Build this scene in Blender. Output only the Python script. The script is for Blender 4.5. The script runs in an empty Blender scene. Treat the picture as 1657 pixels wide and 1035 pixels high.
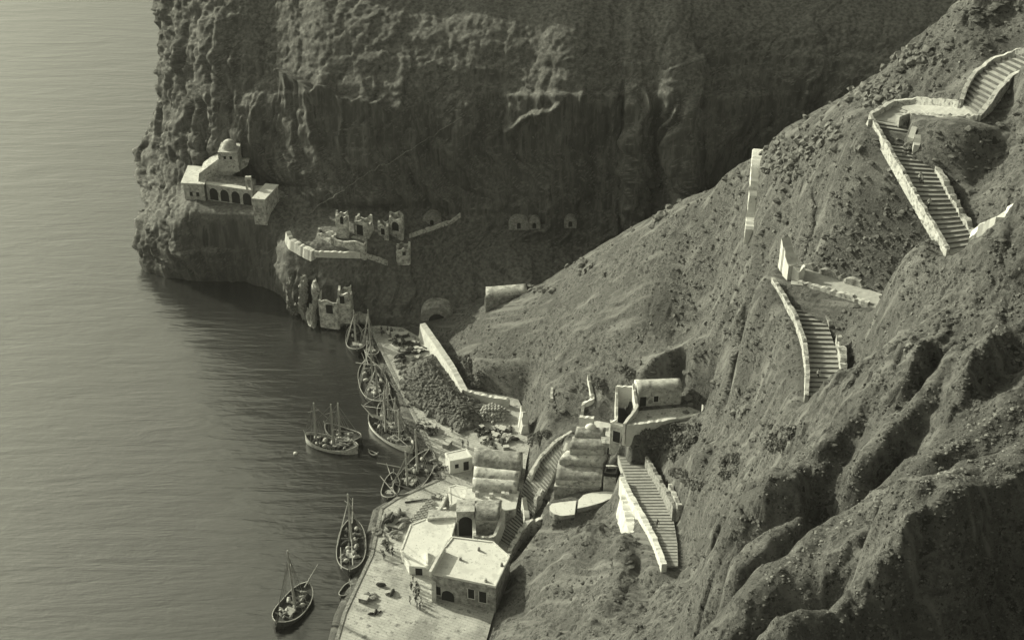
import bpy, math, random
import numpy as np
from mathutils import Vector, Matrix
R = math.radians
sc = bpy.context.scene
col = sc.collection
# ------------------------------------------------------------ camera, sky, sun, exposure
H = 186.0; PITCH = R(33.4); F = 2276.0
cd = bpy.data.cameras.new('camera'); cam = bpy.data.objects.new('camera', cd); col.objects.link(cam)
cam.location = (0, 0, H); cam.rotation_euler = (R(90) - PITCH, 0, 0)
cd.sensor_fit = 'HORIZONTAL'; cd.angle = 2 * math.atan(828.5 / F); cd.clip_start = 1; cd.clip_end = 6000
sc.camera = cam
SUN_EL = R(24); SUN_H = Vector((-0.845, 0.535, 0)).normalized()
SUN_DIR = (SUN_H * math.cos(SUN_EL) + Vector((0, 0, math.sin(SUN_EL)))).normalized()   # towards the sun
wd = bpy.data.worlds.new("World"); sc.world = wd; wd.use_nodes = True
nt = wd.node_tree; nt.nodes.clear()
sky = nt.nodes.new('ShaderNodeTexSky'); sky.sky_type = 'NISHITA'; sky.sun_disc = False
sky.sun_elevation = SUN_EL; sky.sun_rotation = math.atan2(SUN_DIR.x, SUN_DIR.y)
sky.dust_density = 5.0; sky.air_density = 1.2
bwn = nt.nodes.new('ShaderNodeRGBToBW')          # black-and-white print: the sky lights without hue
tn = nt.nodes.new('ShaderNodeMix'); tn.data_type = 'RGBA'; tn.blend_type = 'MULTIPLY'
tn.inputs[0].default_value = 1.0; tn.inputs[7].default_value = (1.0, 1.0, 0.76, 1)
bg = nt.nodes.new('ShaderNodeBackground'); bg.inputs[1].default_value = 0.13
wo = nt.nodes.new('ShaderNodeOutputWorld')
nt.links.new(sky.outputs[0], bwn.inputs[0]); nt.links.new(bwn.outputs[0], tn.inputs[6])
nt.links.new(tn.outputs[2], bg.inputs[0]); nt.links.new(bg.outputs[0], wo.inputs[0])
sd = bpy.data.lights.new('sun', 'SUN'); so = bpy.data.objects.new('sun', sd); col.objects.link(so)
sd.energy = 4.6; sd.angle = R(0.5); sd.color = (1.0, 0.985, 0.76)
so.rotation_euler = SUN_DIR.to_track_quat('Z', 'Y').to_euler(); so.location = (-200, 200, 200)
sc.view_settings.view_transform = 'Standard'; sc.view_settings.look = 'None'
sc.view_settings.exposure = 0.27; sc.view_settings.gamma = 1.0
sc.render.engine = 'CYCLES'

# ------------------------------------------------------------ photo pixel -> world
cP, sP = math.cos(PITCH), math.sin(PITCH)
def ray(px, py):
    a = (px - 828.5) / F; b = (py - 517.5) / F
    return (a, cP - b * sP, -sP - b * cP)
def PZ(px, py, z):
    r = ray(px, py); t = (z - H) / r[2]
    return Vector((r[0] * t, r[1] * t, z))
def PY(px, py, Y):
    r = ray(px, py); t = Y / r[1]
    return Vector((r[0] * t, Y, H + r[2] * t))
def W(px, Y, z):
    return Vector(((px - 828.5) / F * (Y * cP + (H - z) * sP), Y, z))

# ------------------------------------------------------------ numpy noise
def _hash(ix, iy, iz, seed):
    h = (ix * 374761393 + iy * 668265263 + iz * 2147483647 + seed * 1274126177) & 0xffffffff
    h = ((h ^ (h >> 13)) * 1274126177) & 0xffffffff
    return ((h ^ (h >> 16)) & 0xffff) / 32767.5 - 1.0
def vnoise(x, y, z, seed=0):
    ix = np.floor(x).astype(np.int64); iy = np.floor(y).astype(np.int64); iz = np.floor(z).astype(np.int64)
    fx = x - ix; fy = y - iy; fz = z - iz
    fx = fx*fx*fx*(fx*(fx*6-15)+10); fy = fy*fy*fy*(fy*(fy*6-15)+10); fz = fz*fz*fz*(fz*(fz*6-15)+10)
    r = 0
    for a in (0, 1):
        for b in (0, 1):
            for c in (0, 1):
                w = (fx if a else 1-fx) * (fy if b else 1-fy) * (fz if c else 1-fz)
                r = r + w * _hash(ix+a, iy+b, iz+c, seed)
    return r
def fbm(x, y, z, octv=4, seed=0, gain=0.5):
    r = 0; a = 1.0; f = 1.0
    for i in range(octv):
        r = r + a * vnoise(x*f, y*f, z*f, seed + i*17); a *= gain; f *= 2.03
    return r
def ridged(x, y, z, octv=4, seed=0, gain=0.5):
    r = 0; a = 1.0; f = 1.0
    for i in range(octv):
        r = r + a * (1 - 2*np.abs(vnoise(x*f, y*f, z*f, seed + i*17))); a *= gain; f *= 2.03
    return r
def worley(u, v, seed=0):
    """random value of the nearest cell and distance to its border (sharp fractured blocks)"""
    iu = np.floor(u).astype(np.int64); iv = np.floor(v).astype(np.int64); z0 = iu*0
    b1 = np.full(u.shape, 1e9); b2 = np.full(u.shape, 1e9); val = np.zeros(u.shape); sl = np.zeros(u.shape)
    for a in (-1, 0, 1):
        for b in (-1, 0, 1):
            cu = iu+a; cv = iv+b; pu = cu+.5+.45*_hash(cu, cv, z0, seed); pv = cv+.5+.45*_hash(cu, cv, z0+1, seed)
            d = np.hypot(u-pu, v-pv); m = d < b1; b2 = np.where(m, b1, np.minimum(b2, d)); b1 = np.where(m, d, b1)
            vv = _hash(cu, cv, z0+2, seed) + .9*_hash(cu, cv, z0+3, seed)*(u-pu) + .7*_hash(cu, cv, z0+4, seed)*(v-pv)
            val = np.where(m, vv, val)
    return val, b2-b1
def sstep(a, b, x):
    t = np.clip((x - a) / (b - a), 0, 1); return t*t*(3-2*t)

# ------------------------------------------------------------ object helpers
def tag(o, label=None, cat=None, group=None, kind=None):
    if label: o['label'] = label
    if cat: o['category'] = cat
    if group: o['group'] = group
    if kind: o['kind'] = kind
    return o
def empty(name, loc, rz=0.0):
    o = bpy.data.objects.new(name, None); col.objects.link(o); o.location = loc; o.rotation_euler.z = rz
    o.empty_display_size = 0.3
    return o
def link_mesh(name, verts, faces, mat, parent=None, smooth=False):
    me = bpy.data.meshes.new(name); me.from_pydata([tuple(v) for v in verts], [], faces); me.update()
    if mat: me.materials.append(mat)
    if smooth:
        for p in me.polygons: p.use_smooth = True
    o = bpy.data.objects.new(name, me); col.objects.link(o)
    if parent: o.parent = parent
    return o
def grid_mesh(name, V, nu, nv, mat, smooth=True):
    """V: (nu*nv,3) array, index i*nv+j"""
    i = np.arange(nu-1)[:, None]; j = np.arange(nv-1)[None, :]
    a = (i*nv + j); fc = np.stack([a, a+nv, a+nv+1, a+1], -1).reshape(-1, 4)
    me = bpy.data.meshes.new(name)
    me.vertices.add(nu*nv); me.vertices.foreach_set('co', V.astype(np.float32).ravel())
    n = len(fc); me.loops.add(n*4); me.loops.foreach_set('vertex_index', fc.astype(np.int32).ravel())
    me.polygons.add(n); me.polygons.foreach_set('loop_start', np.arange(0, n*4, 4, dtype=np.int32))
    me.polygons.foreach_set('loop_total', np.full(n, 4, dtype=np.int32))
    me.polygons.foreach_set('use_smooth', np.full(n, smooth))
    me.update(calc_edges=True); me.materials.append(mat)
    o = bpy.data.objects.new(name, me); col.objects.link(o); return o

# ------------------------------------------------------------ materials
def new_mat(name):
    m = bpy.data.materials.new(name); m.use_nodes = True
    t = m.node_tree; b = t.nodes['Principled BSDF']; return m, t, b
def g3(v): return (v, v, v*0.97, 1)
def noisy(name, lo, hi, scale=1.0, rough=0.9, bump=0.0, bscale=None, detail=8, stops=None, stretch=(1,1,1), spec=0.2, extra=None, coord='Object', bdist=0.3, streak=None, bump2=None):
    """grey material: fbm between lo and hi, optional bump"""
    m, t, b = new_mat(name)
    tc = t.nodes.new('ShaderNodeTexCoord'); mp = t.nodes.new('ShaderNodeMapping')
    mp.inputs['Scale'].default_value = stretch
    t.links.new(tc.outputs[coord], mp.inputs[0])
    n = t.nodes.new('ShaderNodeTexNoise'); n.inputs['Scale'].default_value = scale; n.inputs['Detail'].default_value = detail
    n.inputs['Roughness'].default_value = 0.65
    t.links.new(mp.outputs[0], n.inputs['Vector'])
    cr = t.nodes.new('ShaderNodeValToRGB')
    st = stops or [(0.3, lo), (0.7, hi)]
    while len(cr.color_ramp.elements) < len(st): cr.color_ramp.elements.new(0.5)
    for e, (p, v) in zip(cr.color_ramp.elements, st): e.position = p; e.color = g3(v)
    t.links.new(n.outputs[0], cr.inputs[0])
    last = cr.outputs[0]
    if extra:                                          # (scale, threshold, width, value): blotches of another tone
        for (es, th, wdt, val) in extra:
            n2 = t.nodes.new('ShaderNodeTexNoise'); n2.inputs['Scale'].default_value = es; n2.inputs['Detail'].default_value = 6
            n2.inputs['Roughness'].default_value = 0.6
            t.links.new(mp.outputs[0], n2.inputs['Vector'])
            mr = t.nodes.new('ShaderNodeMapRange'); mr.inputs[1].default_value = th; mr.inputs[2].default_value = th + wdt
            t.links.new(n2.outputs[0], mr.inputs[0])
            mx = t.nodes.new('ShaderNodeMix'); mx.data_type = 'RGBA'; mx.inputs[7].default_value = g3(val)
            t.links.new(mr.outputs[0], mx.inputs[0]); t.links.new(last, mx.inputs[6]); last = mx.outputs[2]
    if streak:
        rot, sx, sy, th, wd_, val = streak
        ms = t.nodes.new('ShaderNodeMapping'); ms.vector_type = 'TEXTURE'; ms.inputs['Rotation'].default_value = (0, 0, R(rot)); ms.inputs['Scale'].default_value = (sx, sy, 9)
        t.links.new(tc.outputs[coord], ms.inputs[0]); n3 = t.nodes.new('ShaderNodeTexNoise'); n3.inputs['Scale'].default_value = 1; n3.inputs['Detail'].default_value = 7
        t.links.new(ms.outputs[0], n3.inputs['Vector']); mr = t.nodes.new('ShaderNodeMapRange'); mr.inputs[1].default_value = th; mr.inputs[2].default_value = th+wd_
        t.links.new(n3.outputs[0], mr.inputs[0]); mx = t.nodes.new('ShaderNodeMix'); mx.data_type = 'RGBA'; mx.inputs[7].default_value = g3(val)
        t.links.new(mr.outputs[0], mx.inputs[0]); t.links.new(last, mx.inputs[6]); last = mx.outputs[2]
    t.links.new(last, b.inputs['Base Color'])
    b.inputs['Roughness'].default_value = rough; b.inputs['Specular IOR Level'].default_value = spec
    if bump2:
        nb2 = t.nodes.new('ShaderNodeTexNoise'); nb2.inputs['Scale'].default_value = bump2; nb2.inputs['Detail'].default_value = 6; nb2.inputs['Roughness'].default_value = .75
        t.links.new(mp.outputs[0], nb2.inputs['Vector'])
    if bump:
        nb = t.nodes.new('ShaderNodeTexNoise'); nb.inputs['Scale'].default_value = bscale or scale*3; nb.inputs['Detail'].default_value = 8
        nb.inputs['Roughness'].default_value = 0.7
        t.links.new(mp.outputs[0], nb.inputs['Vector'])
        bp = t.nodes.new('ShaderNodeBump'); bp.inputs['Strength'].default_value = bump; bp.inputs['Distance'].default_value = bdist
        t.links.new(nb.outputs[0], bp.inputs['Height']); t.links.new(bp.outputs[0], b.inputs['Normal'])
        if bump2:
            b2 = t.nodes.new('ShaderNodeBump'); b2.inputs['Strength'].default_value = .9; b2.inputs['Distance'].default_value = .22
            t.links.new(nb2.outputs[0], b2.inputs['Height']); t.links.new(bp.outputs[0], b2.inputs['Normal']); t.links.new(b2.outputs[0], b.inputs['Normal'])
    return m
M = {}
M['slope'] = noisy('slope_ground', .10, .26, scale=.8, bump=1.0, bscale=1.6, bdist=.75, stops=[(.28, .045), (.43, .11), (.6, .215), (.76, .42)],
                   extra=[(.11, .50, .1, .12), (.8, .57, .05, .06), (3.4, .60, .04, .035)], streak=(-31, 14, 1.6, .54, .12, .24), bump2=5.0)
M['cliff'] = noisy('cliff_rock', .08, .3, scale=.5, bump=.8, bscale=1.2, bdist=.5, stretch=(1, 1, .10), stops=[(.3, .05), (.5, .09), (.70, .22)],
                   extra=[(.5, .58, .1, .055)])
def flat_soil(m, val, lo, hi):
    """soil and dry grass cover the gentler parts of the rock"""
    t = m.node_tree; b = t.nodes['Principled BSDF']; src = b.inputs['Base Color'].links[0].from_socket
    g = t.nodes.new('ShaderNodeNewGeometry'); sx = t.nodes.new('ShaderNodeSeparateXYZ'); t.links.new(g.outputs['True Normal'], sx.inputs[0])
    mr = t.nodes.new('ShaderNodeMapRange'); mr.inputs[1].default_value = lo; mr.inputs[2].default_value = hi; t.links.new(sx.outputs[2], mr.inputs[0])
    n = t.nodes.new('ShaderNodeTexNoise'); n.inputs['Scale'].default_value = 1.3; n.inputs['Detail'].default_value = 8; tc = t.nodes.new('ShaderNodeTexCoord'); t.links.new(tc.outputs['Object'], n.inputs['Vector'])
    cr = t.nodes.new('ShaderNodeValToRGB'); cr.color_ramp.elements[0].position = .35; cr.color_ramp.elements[0].color = g3(val*.55); cr.color_ramp.elements[1].position = .65; cr.color_ramp.elements[1].color = g3(val*1.25)
    t.links.new(n.outputs[0], cr.inputs[0])
    mx = t.nodes.new('ShaderNodeMix'); mx.data_type = 'RGBA'; t.links.new(mr.outputs[0], mx.inputs[0]); t.links.new(src, mx.inputs[6]); t.links.new(cr.outputs[0], mx.inputs[7]); t.links.new(mx.outputs[2], b.inputs['Base Color'])
flat_soil(M['cliff'], .15, .35, .7)
M['white'] = noisy('whitewash', .50, .68, scale=.6, bump=.5, bscale=3, bdist=.1, extra=[(1.3, .56, .1, .40), (.4, .6, .1, .48)])
M['roof'] = noisy('limewashed_roof', .62, .74, scale=.5, bump=.5, bscale=2.0, bdist=.12, extra=[(.35, .52, .12, .57), (.9, .58, .06, .5), (2.4, .64, .04, .26)])
M['plaster'] = noisy('old_plaster', .32, .52, scale=.8, bump=.5, bscale=3, bdist=.1, stops=[(.35, .28), (.65, .6)], extra=[(.9, .54, .1, .22), (3, .63, .05, .12)])
M['grey_roof'] = noisy('weathered_vault', .20, .40, scale=.9, bump=.5, bscale=3, bdist=.1, stops=[(.35, .15), (.5, .28), (.66, .5)], extra=[(.45, .55, .12, .16), (2.4, .62, .05, .1)])
M['stone'] = noisy('field_stone', .12, .42, scale=2.2, bump=.9, bscale=3.5, bdist=.2)
def joints(m, sx, sy, rot, dark):
    """flagstone joints over a material"""
    t = m.node_tree; b = t.nodes['Principled BSDF']; src = b.inputs['Base Color'].links[0].from_socket
    tc = t.nodes.new('ShaderNodeTexCoord'); mp = t.nodes.new('ShaderNodeMapping'); mp.inputs['Rotation'].default_value = (0, 0, R(rot)); t.links.new(tc.outputs['Object'], mp.inputs[0])
    br = t.nodes.new('ShaderNodeTexBrick'); br.inputs['Scale'].default_value = 1; br.inputs['Brick Width'].default_value = sx; br.inputs['Row Height'].default_value = sy; br.inputs['Mortar Size'].default_value = .05
    br.inputs['Color1'].default_value = (1, 1, 1, 1); br.inputs['Color2'].default_value = (.88, .88, .88, 1); br.inputs['Mortar'].default_value = (dark, dark, dark, 1); t.links.new(mp.outputs[0], br.inputs[0])
    mx = t.nodes.new('ShaderNodeMix'); mx.data_type = 'RGBA'; mx.blend_type = 'MULTIPLY'; mx.inputs[0].default_value = 1; t.links.new(src, mx.inputs[6]); t.links.new(br.outputs[0], mx.inputs[7]); t.links.new(mx.outputs[2], b.inputs['Base Color'])
M['paving'] = noisy('quay_paving', .38, .58, scale=.35, bump=.4, bscale=2.5, bdist=.08, extra=[(.12, .5, .12, .30), (.6, .57, .08, .22), (2.4, .62, .05, .12)])
joints(M['paving'], 1.2, .6, 24, .7)
M['steps'] = noisy('stair_paving', .26, .42, scale=1.2, bump=.4, bscale=4, bdist=.06)
M['edge'] = noisy('step_shadow_edging', .09, .18, scale=2)  # edging stone coloured dark to draw the shadow line of each step
M['ruin'] = noisy('ruined_masonry', .10, .65, scale=1.1, bump=1.0, bscale=2.5, bdist=.25, stops=[(.33, .14), (.48, .42), (.64, .75)])
M['dark'] = noisy('interior_shade', .015, .03, scale=1)  # near-black colour painted in for the shade of unlit interiors
M['wood'] = noisy('tarred_wood', .03, .09, scale=3, bump=.2)
M['pale_wood'] = noisy('pale_wood', .22, .42, scale=4)
M['hullwhite'] = noisy('painted_hull', .68, .82, scale=1.5)
M['cargo'] = noisy('cargo', .06, .35, scale=4)
M['rope'] = noisy('rope', .2, .3, scale=2)
M['leaf'] = noisy('prickly_leaf', .05, .22, scale=2.5)
M['scrub'] = noisy('scrub', .03, .10, scale=3)
M['tuft'] = noisy('dry_tuft', .05, .16, scale=2)
M['rock'] = noisy('loose_rock', .08, .24, scale=1.5, bump=.5)
M['barrel'] = noisy('barrel_wood', .16, .5, scale=3)
M['barrel_head'] = noisy('barrel_head_wood', .35, .6, scale=3)
M['iron'] = noisy('hoop_iron', .05, .08, scale=3)
M['wall_end'] = noisy('stained_limewall', .34, .58, scale=1.0, bump=.9, bscale=2.5, bdist=.18, extra=[(1.6, .52, .08, .20), (.5, .6, .1, .26)])  # limewash greyed by random stains
# ------------------------------------------------------------ hillside height field
CP = []
def cy(*a):
    for px, py, Y in a: CP.append(PY(px, py, Y))
def cz(*a):
    for px, py, z in a: CP.append(PZ(px, py, z))
def cw(*a):
    for px, Y, z in a: CP.append(W(px, Y, z))
# scree slope and its skyline
cy((800,500,270),(850,480,270),(900,445,271),(950,410,265),(1000,385,259),(1060,352,252),(1110,330,246),(1170,295,237),(1240,250,227),(1400,140,217),
   (1510,43,214),(1600,-30,212),(1060,588,221),(1000,620,226),(1150,500,226),(1200,400,221),(1300,300,203),(1350,200,212),(1250,350,212),(1640,-30,212),
   (750,620,251),(800,640,248),(850,640,243),(900,640,234))
cw((900,285,8),(1000,281,18),(1110,275,32),(1240,252,45),(1400,240,60),(1510,236,75),(1650,232,82),(1000,297,10),(1200,295,14),(1500,290,20),(850,290,6),(1750,290,30),
   (1850,230,90),(1800,200,112))
# upper stairs, hollow, second stairs
cy((1410,190,196),(1450,180,195),(1560,180,192),(1608,130,196),(1608,43,206),(1640,200,184),(1560,300,176),(1600,280,178),(1608,350,166),(1535,395,168.6),
   (1480,280,184),(1300,340,200),(1350,300,196),(1430,300,188.5),(1400,240,199),(1480,370,177.5),(1350,400,189),(1350,470,183),(1440,440,182),(1490,420,177),(1700,100,190),(1700,250,175))
cz((1275,460,69),(1335,610,65.5),(1410,490,71),(1310,530,67),(1260,455,69))
cy((1135,620,212),(1170,580,211),(1200,560,209),(1230,480,204),(1250,600,182),(1200,640,195),(1200,680,184),(1280,660,170),(1230,550,192))
# first near spur, its edge, and the gullies
cy((1700,300,158),(1608,365,160),(1535,400,163),(1465,442,165),(1412,490,167.5),(1440,528,162),(1392,545,163.5),(1368,562,165),(1470,530,156),(1428,562,155),(1388,588,154),(1352,614,153),(1322,644,152),(1250,700,158),(1200,760,167),(1150,720,190),(1100,760,187),(1110,830,178))
cy((1660,500,147),(1610,520,146),(1500,580,143),(1420,640,139),(1340,740,134),(1240,805,132),(1185,860,134))
cw((1680,135,91),(1610,134,89),(1500,131,83),(1400,127,74),(1300,122,69),(1200,119,61))
cy((1680,640,127),(1640,665,126),(1608,685,125),(1500,760,121),(1420,810,118),(1340,860,116),(1235,945,112),(1190,1000,110))
cw((1680,118,87),(1600,117,86),(1500,113,81),(1380,108,74),(1250,103,68))
cy((1700,710,112),(1608,750,111),(1540,765,109),(1470,790,107),(1450,870,104),(1400,930,102),(1300,985,99),(1240,1035,96))
cw((1700,104,84),(1600,103,82),(1500,98,79),(1400,92,74),(1300,85,70),(1700,85,80),(1500,80,76),(1200,90,62),(1900,120,100),(1900,90,95),(1900,170,110))
# slope below the village
cz((830,870,3),(800,990,2),(760,1040,2))
cy((900,900,186),(1000,900,178),(1070,930,168),(900,990,174),(1000,990,163),(1060,1000,156),(1100,960,154),(1150,960,140),(1140,900,158),(1120,1010,140),(1000,1060,150),(900,1060,160),
   (1170,1000,128),(960,850,188))
# village
cz((1015,700,15),(870,700,8),(840,790,2.5),(920,830,7),(950,770,9.5),(960,680,12.5),(1050,700,20),(1100,650,27),(1150,660,30),(1075,905,24.5),(1090,850,24),(1040,790,18.5),(1100,710,23),(860,840,3),(880,800,5.5),(1002,834,11.5),(1014,874,14),(992,800,10.5),(985,850,9.5))
cz((700,600,1),(650,560,1),(600,545,1),(650,700,.8),(720,760,.8),(700,820,.8),(640,850,.8),(610,900,.8),(590,960,.8),(570,1030,.8),(700,950,.8),(760,860,1),(790,720,1),(740,650,1),(620,530,1),(700,540,1.5),(660,620,1),(740,560,3))
cz((500,545,-9),(560,600,-9),(600,700,-9),(640,760,-8),(560,850,-9),(520,950,-9),(480,700,-12),(480,900,-12),(500,1050,-9))
for p_ in ((30,226,30),(26,227,28),(34,227,33),(30,234,37),(34,235,41),(22,227,23)): CP.append(Vector(p_))
CPa = np.array([tuple(p) for p in CP])
def rbf_fit(P, c=3.0):
    n = len(P); d = np.sqrt(((P[:, None, :2] - P[None, :, :2])**2).sum(-1) + c*c)
    A = np.zeros((n+3, n+3)); A[:n, :n] = -d - 0*np.eye(n); A[:n, n] = 1; A[:n, n+1:] = P[:, :2]
    A[n, :n] = 1; A[n+1:, :n] = P[:, :2].T
    A[:n, :n] += np.eye(n)*0.35
    b = np.zeros(n+3); b[:n] = P[:, 2]
    return np.linalg.solve(A, b)
wgt = rbf_fit(CPa)
def rbf_eval(X, Y, c=3.0):
    r = wgt[len(CPa)] + wgt[len(CPa)+1]*X + wgt[len(CPa)+2]*Y
    for k in range(len(CPa)):
        r = r - wgt[k]*np.sqrt((X-CPa[k, 0])**2 + (Y-CPa[k, 1])**2 + c*c)
    return r
GX0, GX1, GY0, GY1, GS = -55.0, 120.0, 62.0, 300.0, 0.38
gx = np.arange(GX0, GX1, GS); gy = np.arange(GY0, GY1, GS)
XX, YY = np.meshgrid(gx, gy, indexing='ij')
Z = rbf_eval(XX, YY)
base = Z.copy()
# features: ridges / gullies added along a pixel polyline lying on the base surface
def zat(A, x, y):
    i = np.clip((x-GX0)/GS, 0, len(gx)-1.001); j = np.clip((y-GY0)/GS, 0, len(gy)-1.001)
    a, b = int(i), int(j); u, v = i-a, j-b
    return (A[a, b]*(1-u)+A[a+1, b]*u)*(1-v) + (A[a, b+1]*(1-u)+A[a+1, b+1]*u)*v
def hit(px, py, A=None):
    A = Z if A is None else A
    r = ray(px, py); t = 60.0
    while t < 480:
        x, y, z = r[0]*t, r[1]*t, H + r[2]*t
        if GX0 < x < GX1 and GY0 < y < GY1:
            if z <= zat(A, x, y): 
                lo, hi = t-0.6, t
                for _ in range(12):
                    m = (lo+hi)/2; x, y, z = r[0]*m, r[1]*m, H+r[2]*m
                    if z <= zat(A, x, y): hi = m
                    else: lo = m
                return Vector((x, y, z))
        if z < 0.5: return PZ(px, py, 0.5)
        t += 0.6
    return Vector((x, y, z))
def segdist(pts):
    """distance to polyline and interpolated z along it"""
    D = np.full(XX.shape, 1e9); ZZ = np.zeros(XX.shape)
    for a, b in zip(pts[:-1], pts[1:]):
        dx, dy = b[0]-a[0], b[1]-a[1]; L2 = dx*dx+dy*dy+1e-9
        t = np.clip(((XX-a[0])*dx + (YY-a[1])*dy)/L2, 0, 1)
        d = np.hypot(XX-a[0]-t*dx, YY-a[1]-t*dy)
        m = d < D; D = np.where(m, d, D); ZZ = np.where(m, a[2]+t*(b[2]-a[2]), ZZ)
    return D, ZZ
def feature(pix, amp, w, power=1.0):
    global Z
    pts = [hit(px, py, base) for px, py in pix]
    D, _ = segdist(pts)
    D = D + 0.5*w*.35*fbm(XX/5, YY/5, XX*0, 3, 91)
    k = np.clip(1 - np.abs(D)/w, 0, 1)**power
    Z = Z + amp*k
# crags and gullies of the near slopes
feature([(1640,560),(1560,600),(1470,600),(1420,650)], 1.4, 5)
feature([(1600,600),(1530,660),(1500,700)], 2.0, 4)
feature([(1480,600),(1440,700),(1380,760)], 1.5, 4)
feature([(1560,540),(1500,620),(1480,690)], -2.2, 4)
feature([(1300,700),(1260,730),(1200,770),(1130,830)], -3.2, 4)
feature([(1230,690),(1170,720),(1080,790)], 1.0, 5)
feature([(1240,640),(1200,660),(1170,690)], -2.5, 3)
feature([(1190,550),(1180,600),(1175,640)], 3.5, 3)
feature([(1215,560),(1222,610),(1230,650)], -3.5, 3)
feature([(1150,520),(1140,580),(1135,640)], -3.0, 3)
feature([(1245,560),(1255,610),(1262,640)], 1.5, 3)
feature([(1330,300),(1320,350),(1290,380)], -5.0, 6)
feature([(1280,290),(1290,350),(1270,370)], -5.0, 5)
feature([(1400,300),(1380,360),(1350,410)], 3.0, 5)
feature([(1430,340),(1410,400),(1400,440)], -3.5, 5)
feature([(1340,290),(1330,310),(1310,330)], 4.0, 3)
feature([(1200,395),(1195,430),(1188,450)], -2.5, 3)
feature([(1560,200),(1530,240),(1520,260)], -3.5, 5)
feature([(1600,230),(1590,300),(1595,330)], -2.5, 4)
feature([(1180,850),(1160,900),(1150,960)], 3.0, 4)
feature([(1130,870),(1125,930),(1110,980)], -3.5, 5)
feature([(1120,900),(1060,930),(1040,980)], -3.5, 6)
feature([(1230,840),(1190,900),(1180,960)], 3.0, 4)
feature([(1440,880),(1420,940),(1350,960)], 2.5, 4)
feature([(1580,850),(1560,920),(1540,1000)], 1.5, 5)
feature([(1640,650),(1608,685),(1500,760),(1340,860),(1240,940)], 2.4, 2.6, .9)
feature([(1660,725),(1608,750),(1540,765),(1470,790),(1450,870),(1400,930),(1300,985)], 2.2, 2.4, .9)
feature([(1610,560),(1540,690),(1500,760)], 2.5, 3)
feature([(1420,650),(1350,760),(1330,860)], -2.5, 4)
feature([(960,860),(930,900),(900,950)], 1.2, 5)
feature([(1010,880),(990,930),(960,1000)], 1.6, 4)
feature([(880,880),(860,930),(850,980)], -1.8, 4)
feature([(1500,585),(1460,650),(1400,730)], 1.4, 2.2, .8)
feature([(1560,610),(1530,650),(1500,690),(1470,720)], 1.3, 2.2, .8)
feature([(1430,660),(1395,700),(1360,730)], -1.6, 2.6)
feature([(1530,590),(1490,650),(1450,700)], -1.6, 2.6)
feature([(1190,850),(1240,830),(1290,800)], 1.8, 2.0, .8)
feature([(1330,870),(1290,930),(1270,990)], -2.0, 2.5)
feature([(1480,800),(1470,860),(1465,930)], 1.8, 1.6, .8)
feature([(1440,800),(1400,860),(1350,900)], 1.8, 2.2, .8)
feature([(1280,650),(1240,690),(1200,720),(1150,770)], 1.4, 2.0, .8)
feature([(1350,650),(1320,700),(1270,760)], -1.8, 2.5)
feature([(1165,520),(1160,570),(1150,620)], 2.2, 1.5, .8)
feature([(1185,560),(1180,610),(1175,650)], 2.5, 1.5, .8)
feature([(1205,600),(1200,640)], 2.0, 1.5, .8)
# roughness: calm on the scree, craggy on the spurs
PXg = 828.5 + F*XX/(YY*cP + (H-Z)*sP)
PYg = 517.5 - F*((YY*sP - (H-Z)*cP)/(YY*cP + (H-Z)*sP))
scree = sstep(1.0, 0.0, 0*XX) * 1.0
calm = np.exp(-(((PXg-1000)/170)**2 + ((PYg-480)/130)**2)) 
calm = np.maximum(calm, sstep(205, 225, YY)); calm = np.maximum(calm, .8*np.exp(-(((PXg-940)/110)**2 + ((PYg-920)/80)**2))); calm = np.maximum(calm, .7*np.exp(-(((PXg-1560)/90)**2 + ((PYg-460)/60)**2)))
low = sstep(3.0, 12.0, Z)
rough = (1-0.72*calm)*low
gxx = XX + 4*fbm(XX/14, YY/14, XX*0, 3, 5); gyy = YY + 4*fbm(XX/14, YY/14, XX*0, 3, 9)
wv, we = worley(gxx/4.5, gyy/6.5, 8); wv2, we2 = worley(gxx/1.8, gyy/2.4, 9)
SX, SY = np.gradient(Z, GS); stp = sstep(.7, 1.3, np.hypot(SX, SY))
Z = Z + rough*stp*(.6*wv + .25*wv2 - .45*np.exp(-(we/.06)**2))
crag = ridged(gxx/13, gyy/20, XX*0, 5, 3, .55)
Z = Z + rough*(.85*crag) + low*(0.32*fbm(XX/3.2, YY/3.2, XX*0, 4, 31) * (1-.3*calm))
lump = ridged(gxx/4.6, gyy/4.6, XX*0, 3, 77, .5)
Z = Z + rough*0.28*lump + 0.08*low*fbm(XX/.9, YY/.9, XX*0, 2, 57)
near = 1 - sstep(150, 195, YY)
nx_, ny_ = XX + 1.2*fbm(XX/4, YY/4, XX*0, 2, 66), YY + 1.2*fbm(XX/4, YY/4, XX*0, 2, 67)
w5, e5 = worley(nx_/2.6, ny_/3.2, 12); w6, e6 = worley(nx_/1.25, ny_/1.5, 13)
Z = Z + near*low*(.20*ridged(nx_/5.5, ny_/5.5, XX*0, 4, 68, .6) + .26*w5 + .15*w6 - .25*np.exp(-(e5/.08)**2))*(.55+.45*sstep(.6, 1.2, np.hypot(*np.gradient(Z, GS))))
# terraces of rock bands on the spurs
tb = np.sin((Z + 2.5*fbm(XX/18, YY/18, XX*0, 3, 15))/3.2*2*math.pi)
Z = Z + rough*0.22*tb
def carve(pts, w, soft=2.0, dz=-0.25, only_down=False):
    global Z
    D, ZZ = segdist(pts)
    k = 1 - sstep(w, w+soft, D)
    T = ZZ + dz
    if only_down: T = np.minimum(T, Z)
    Z = Z*(1-k) + T*k

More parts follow.
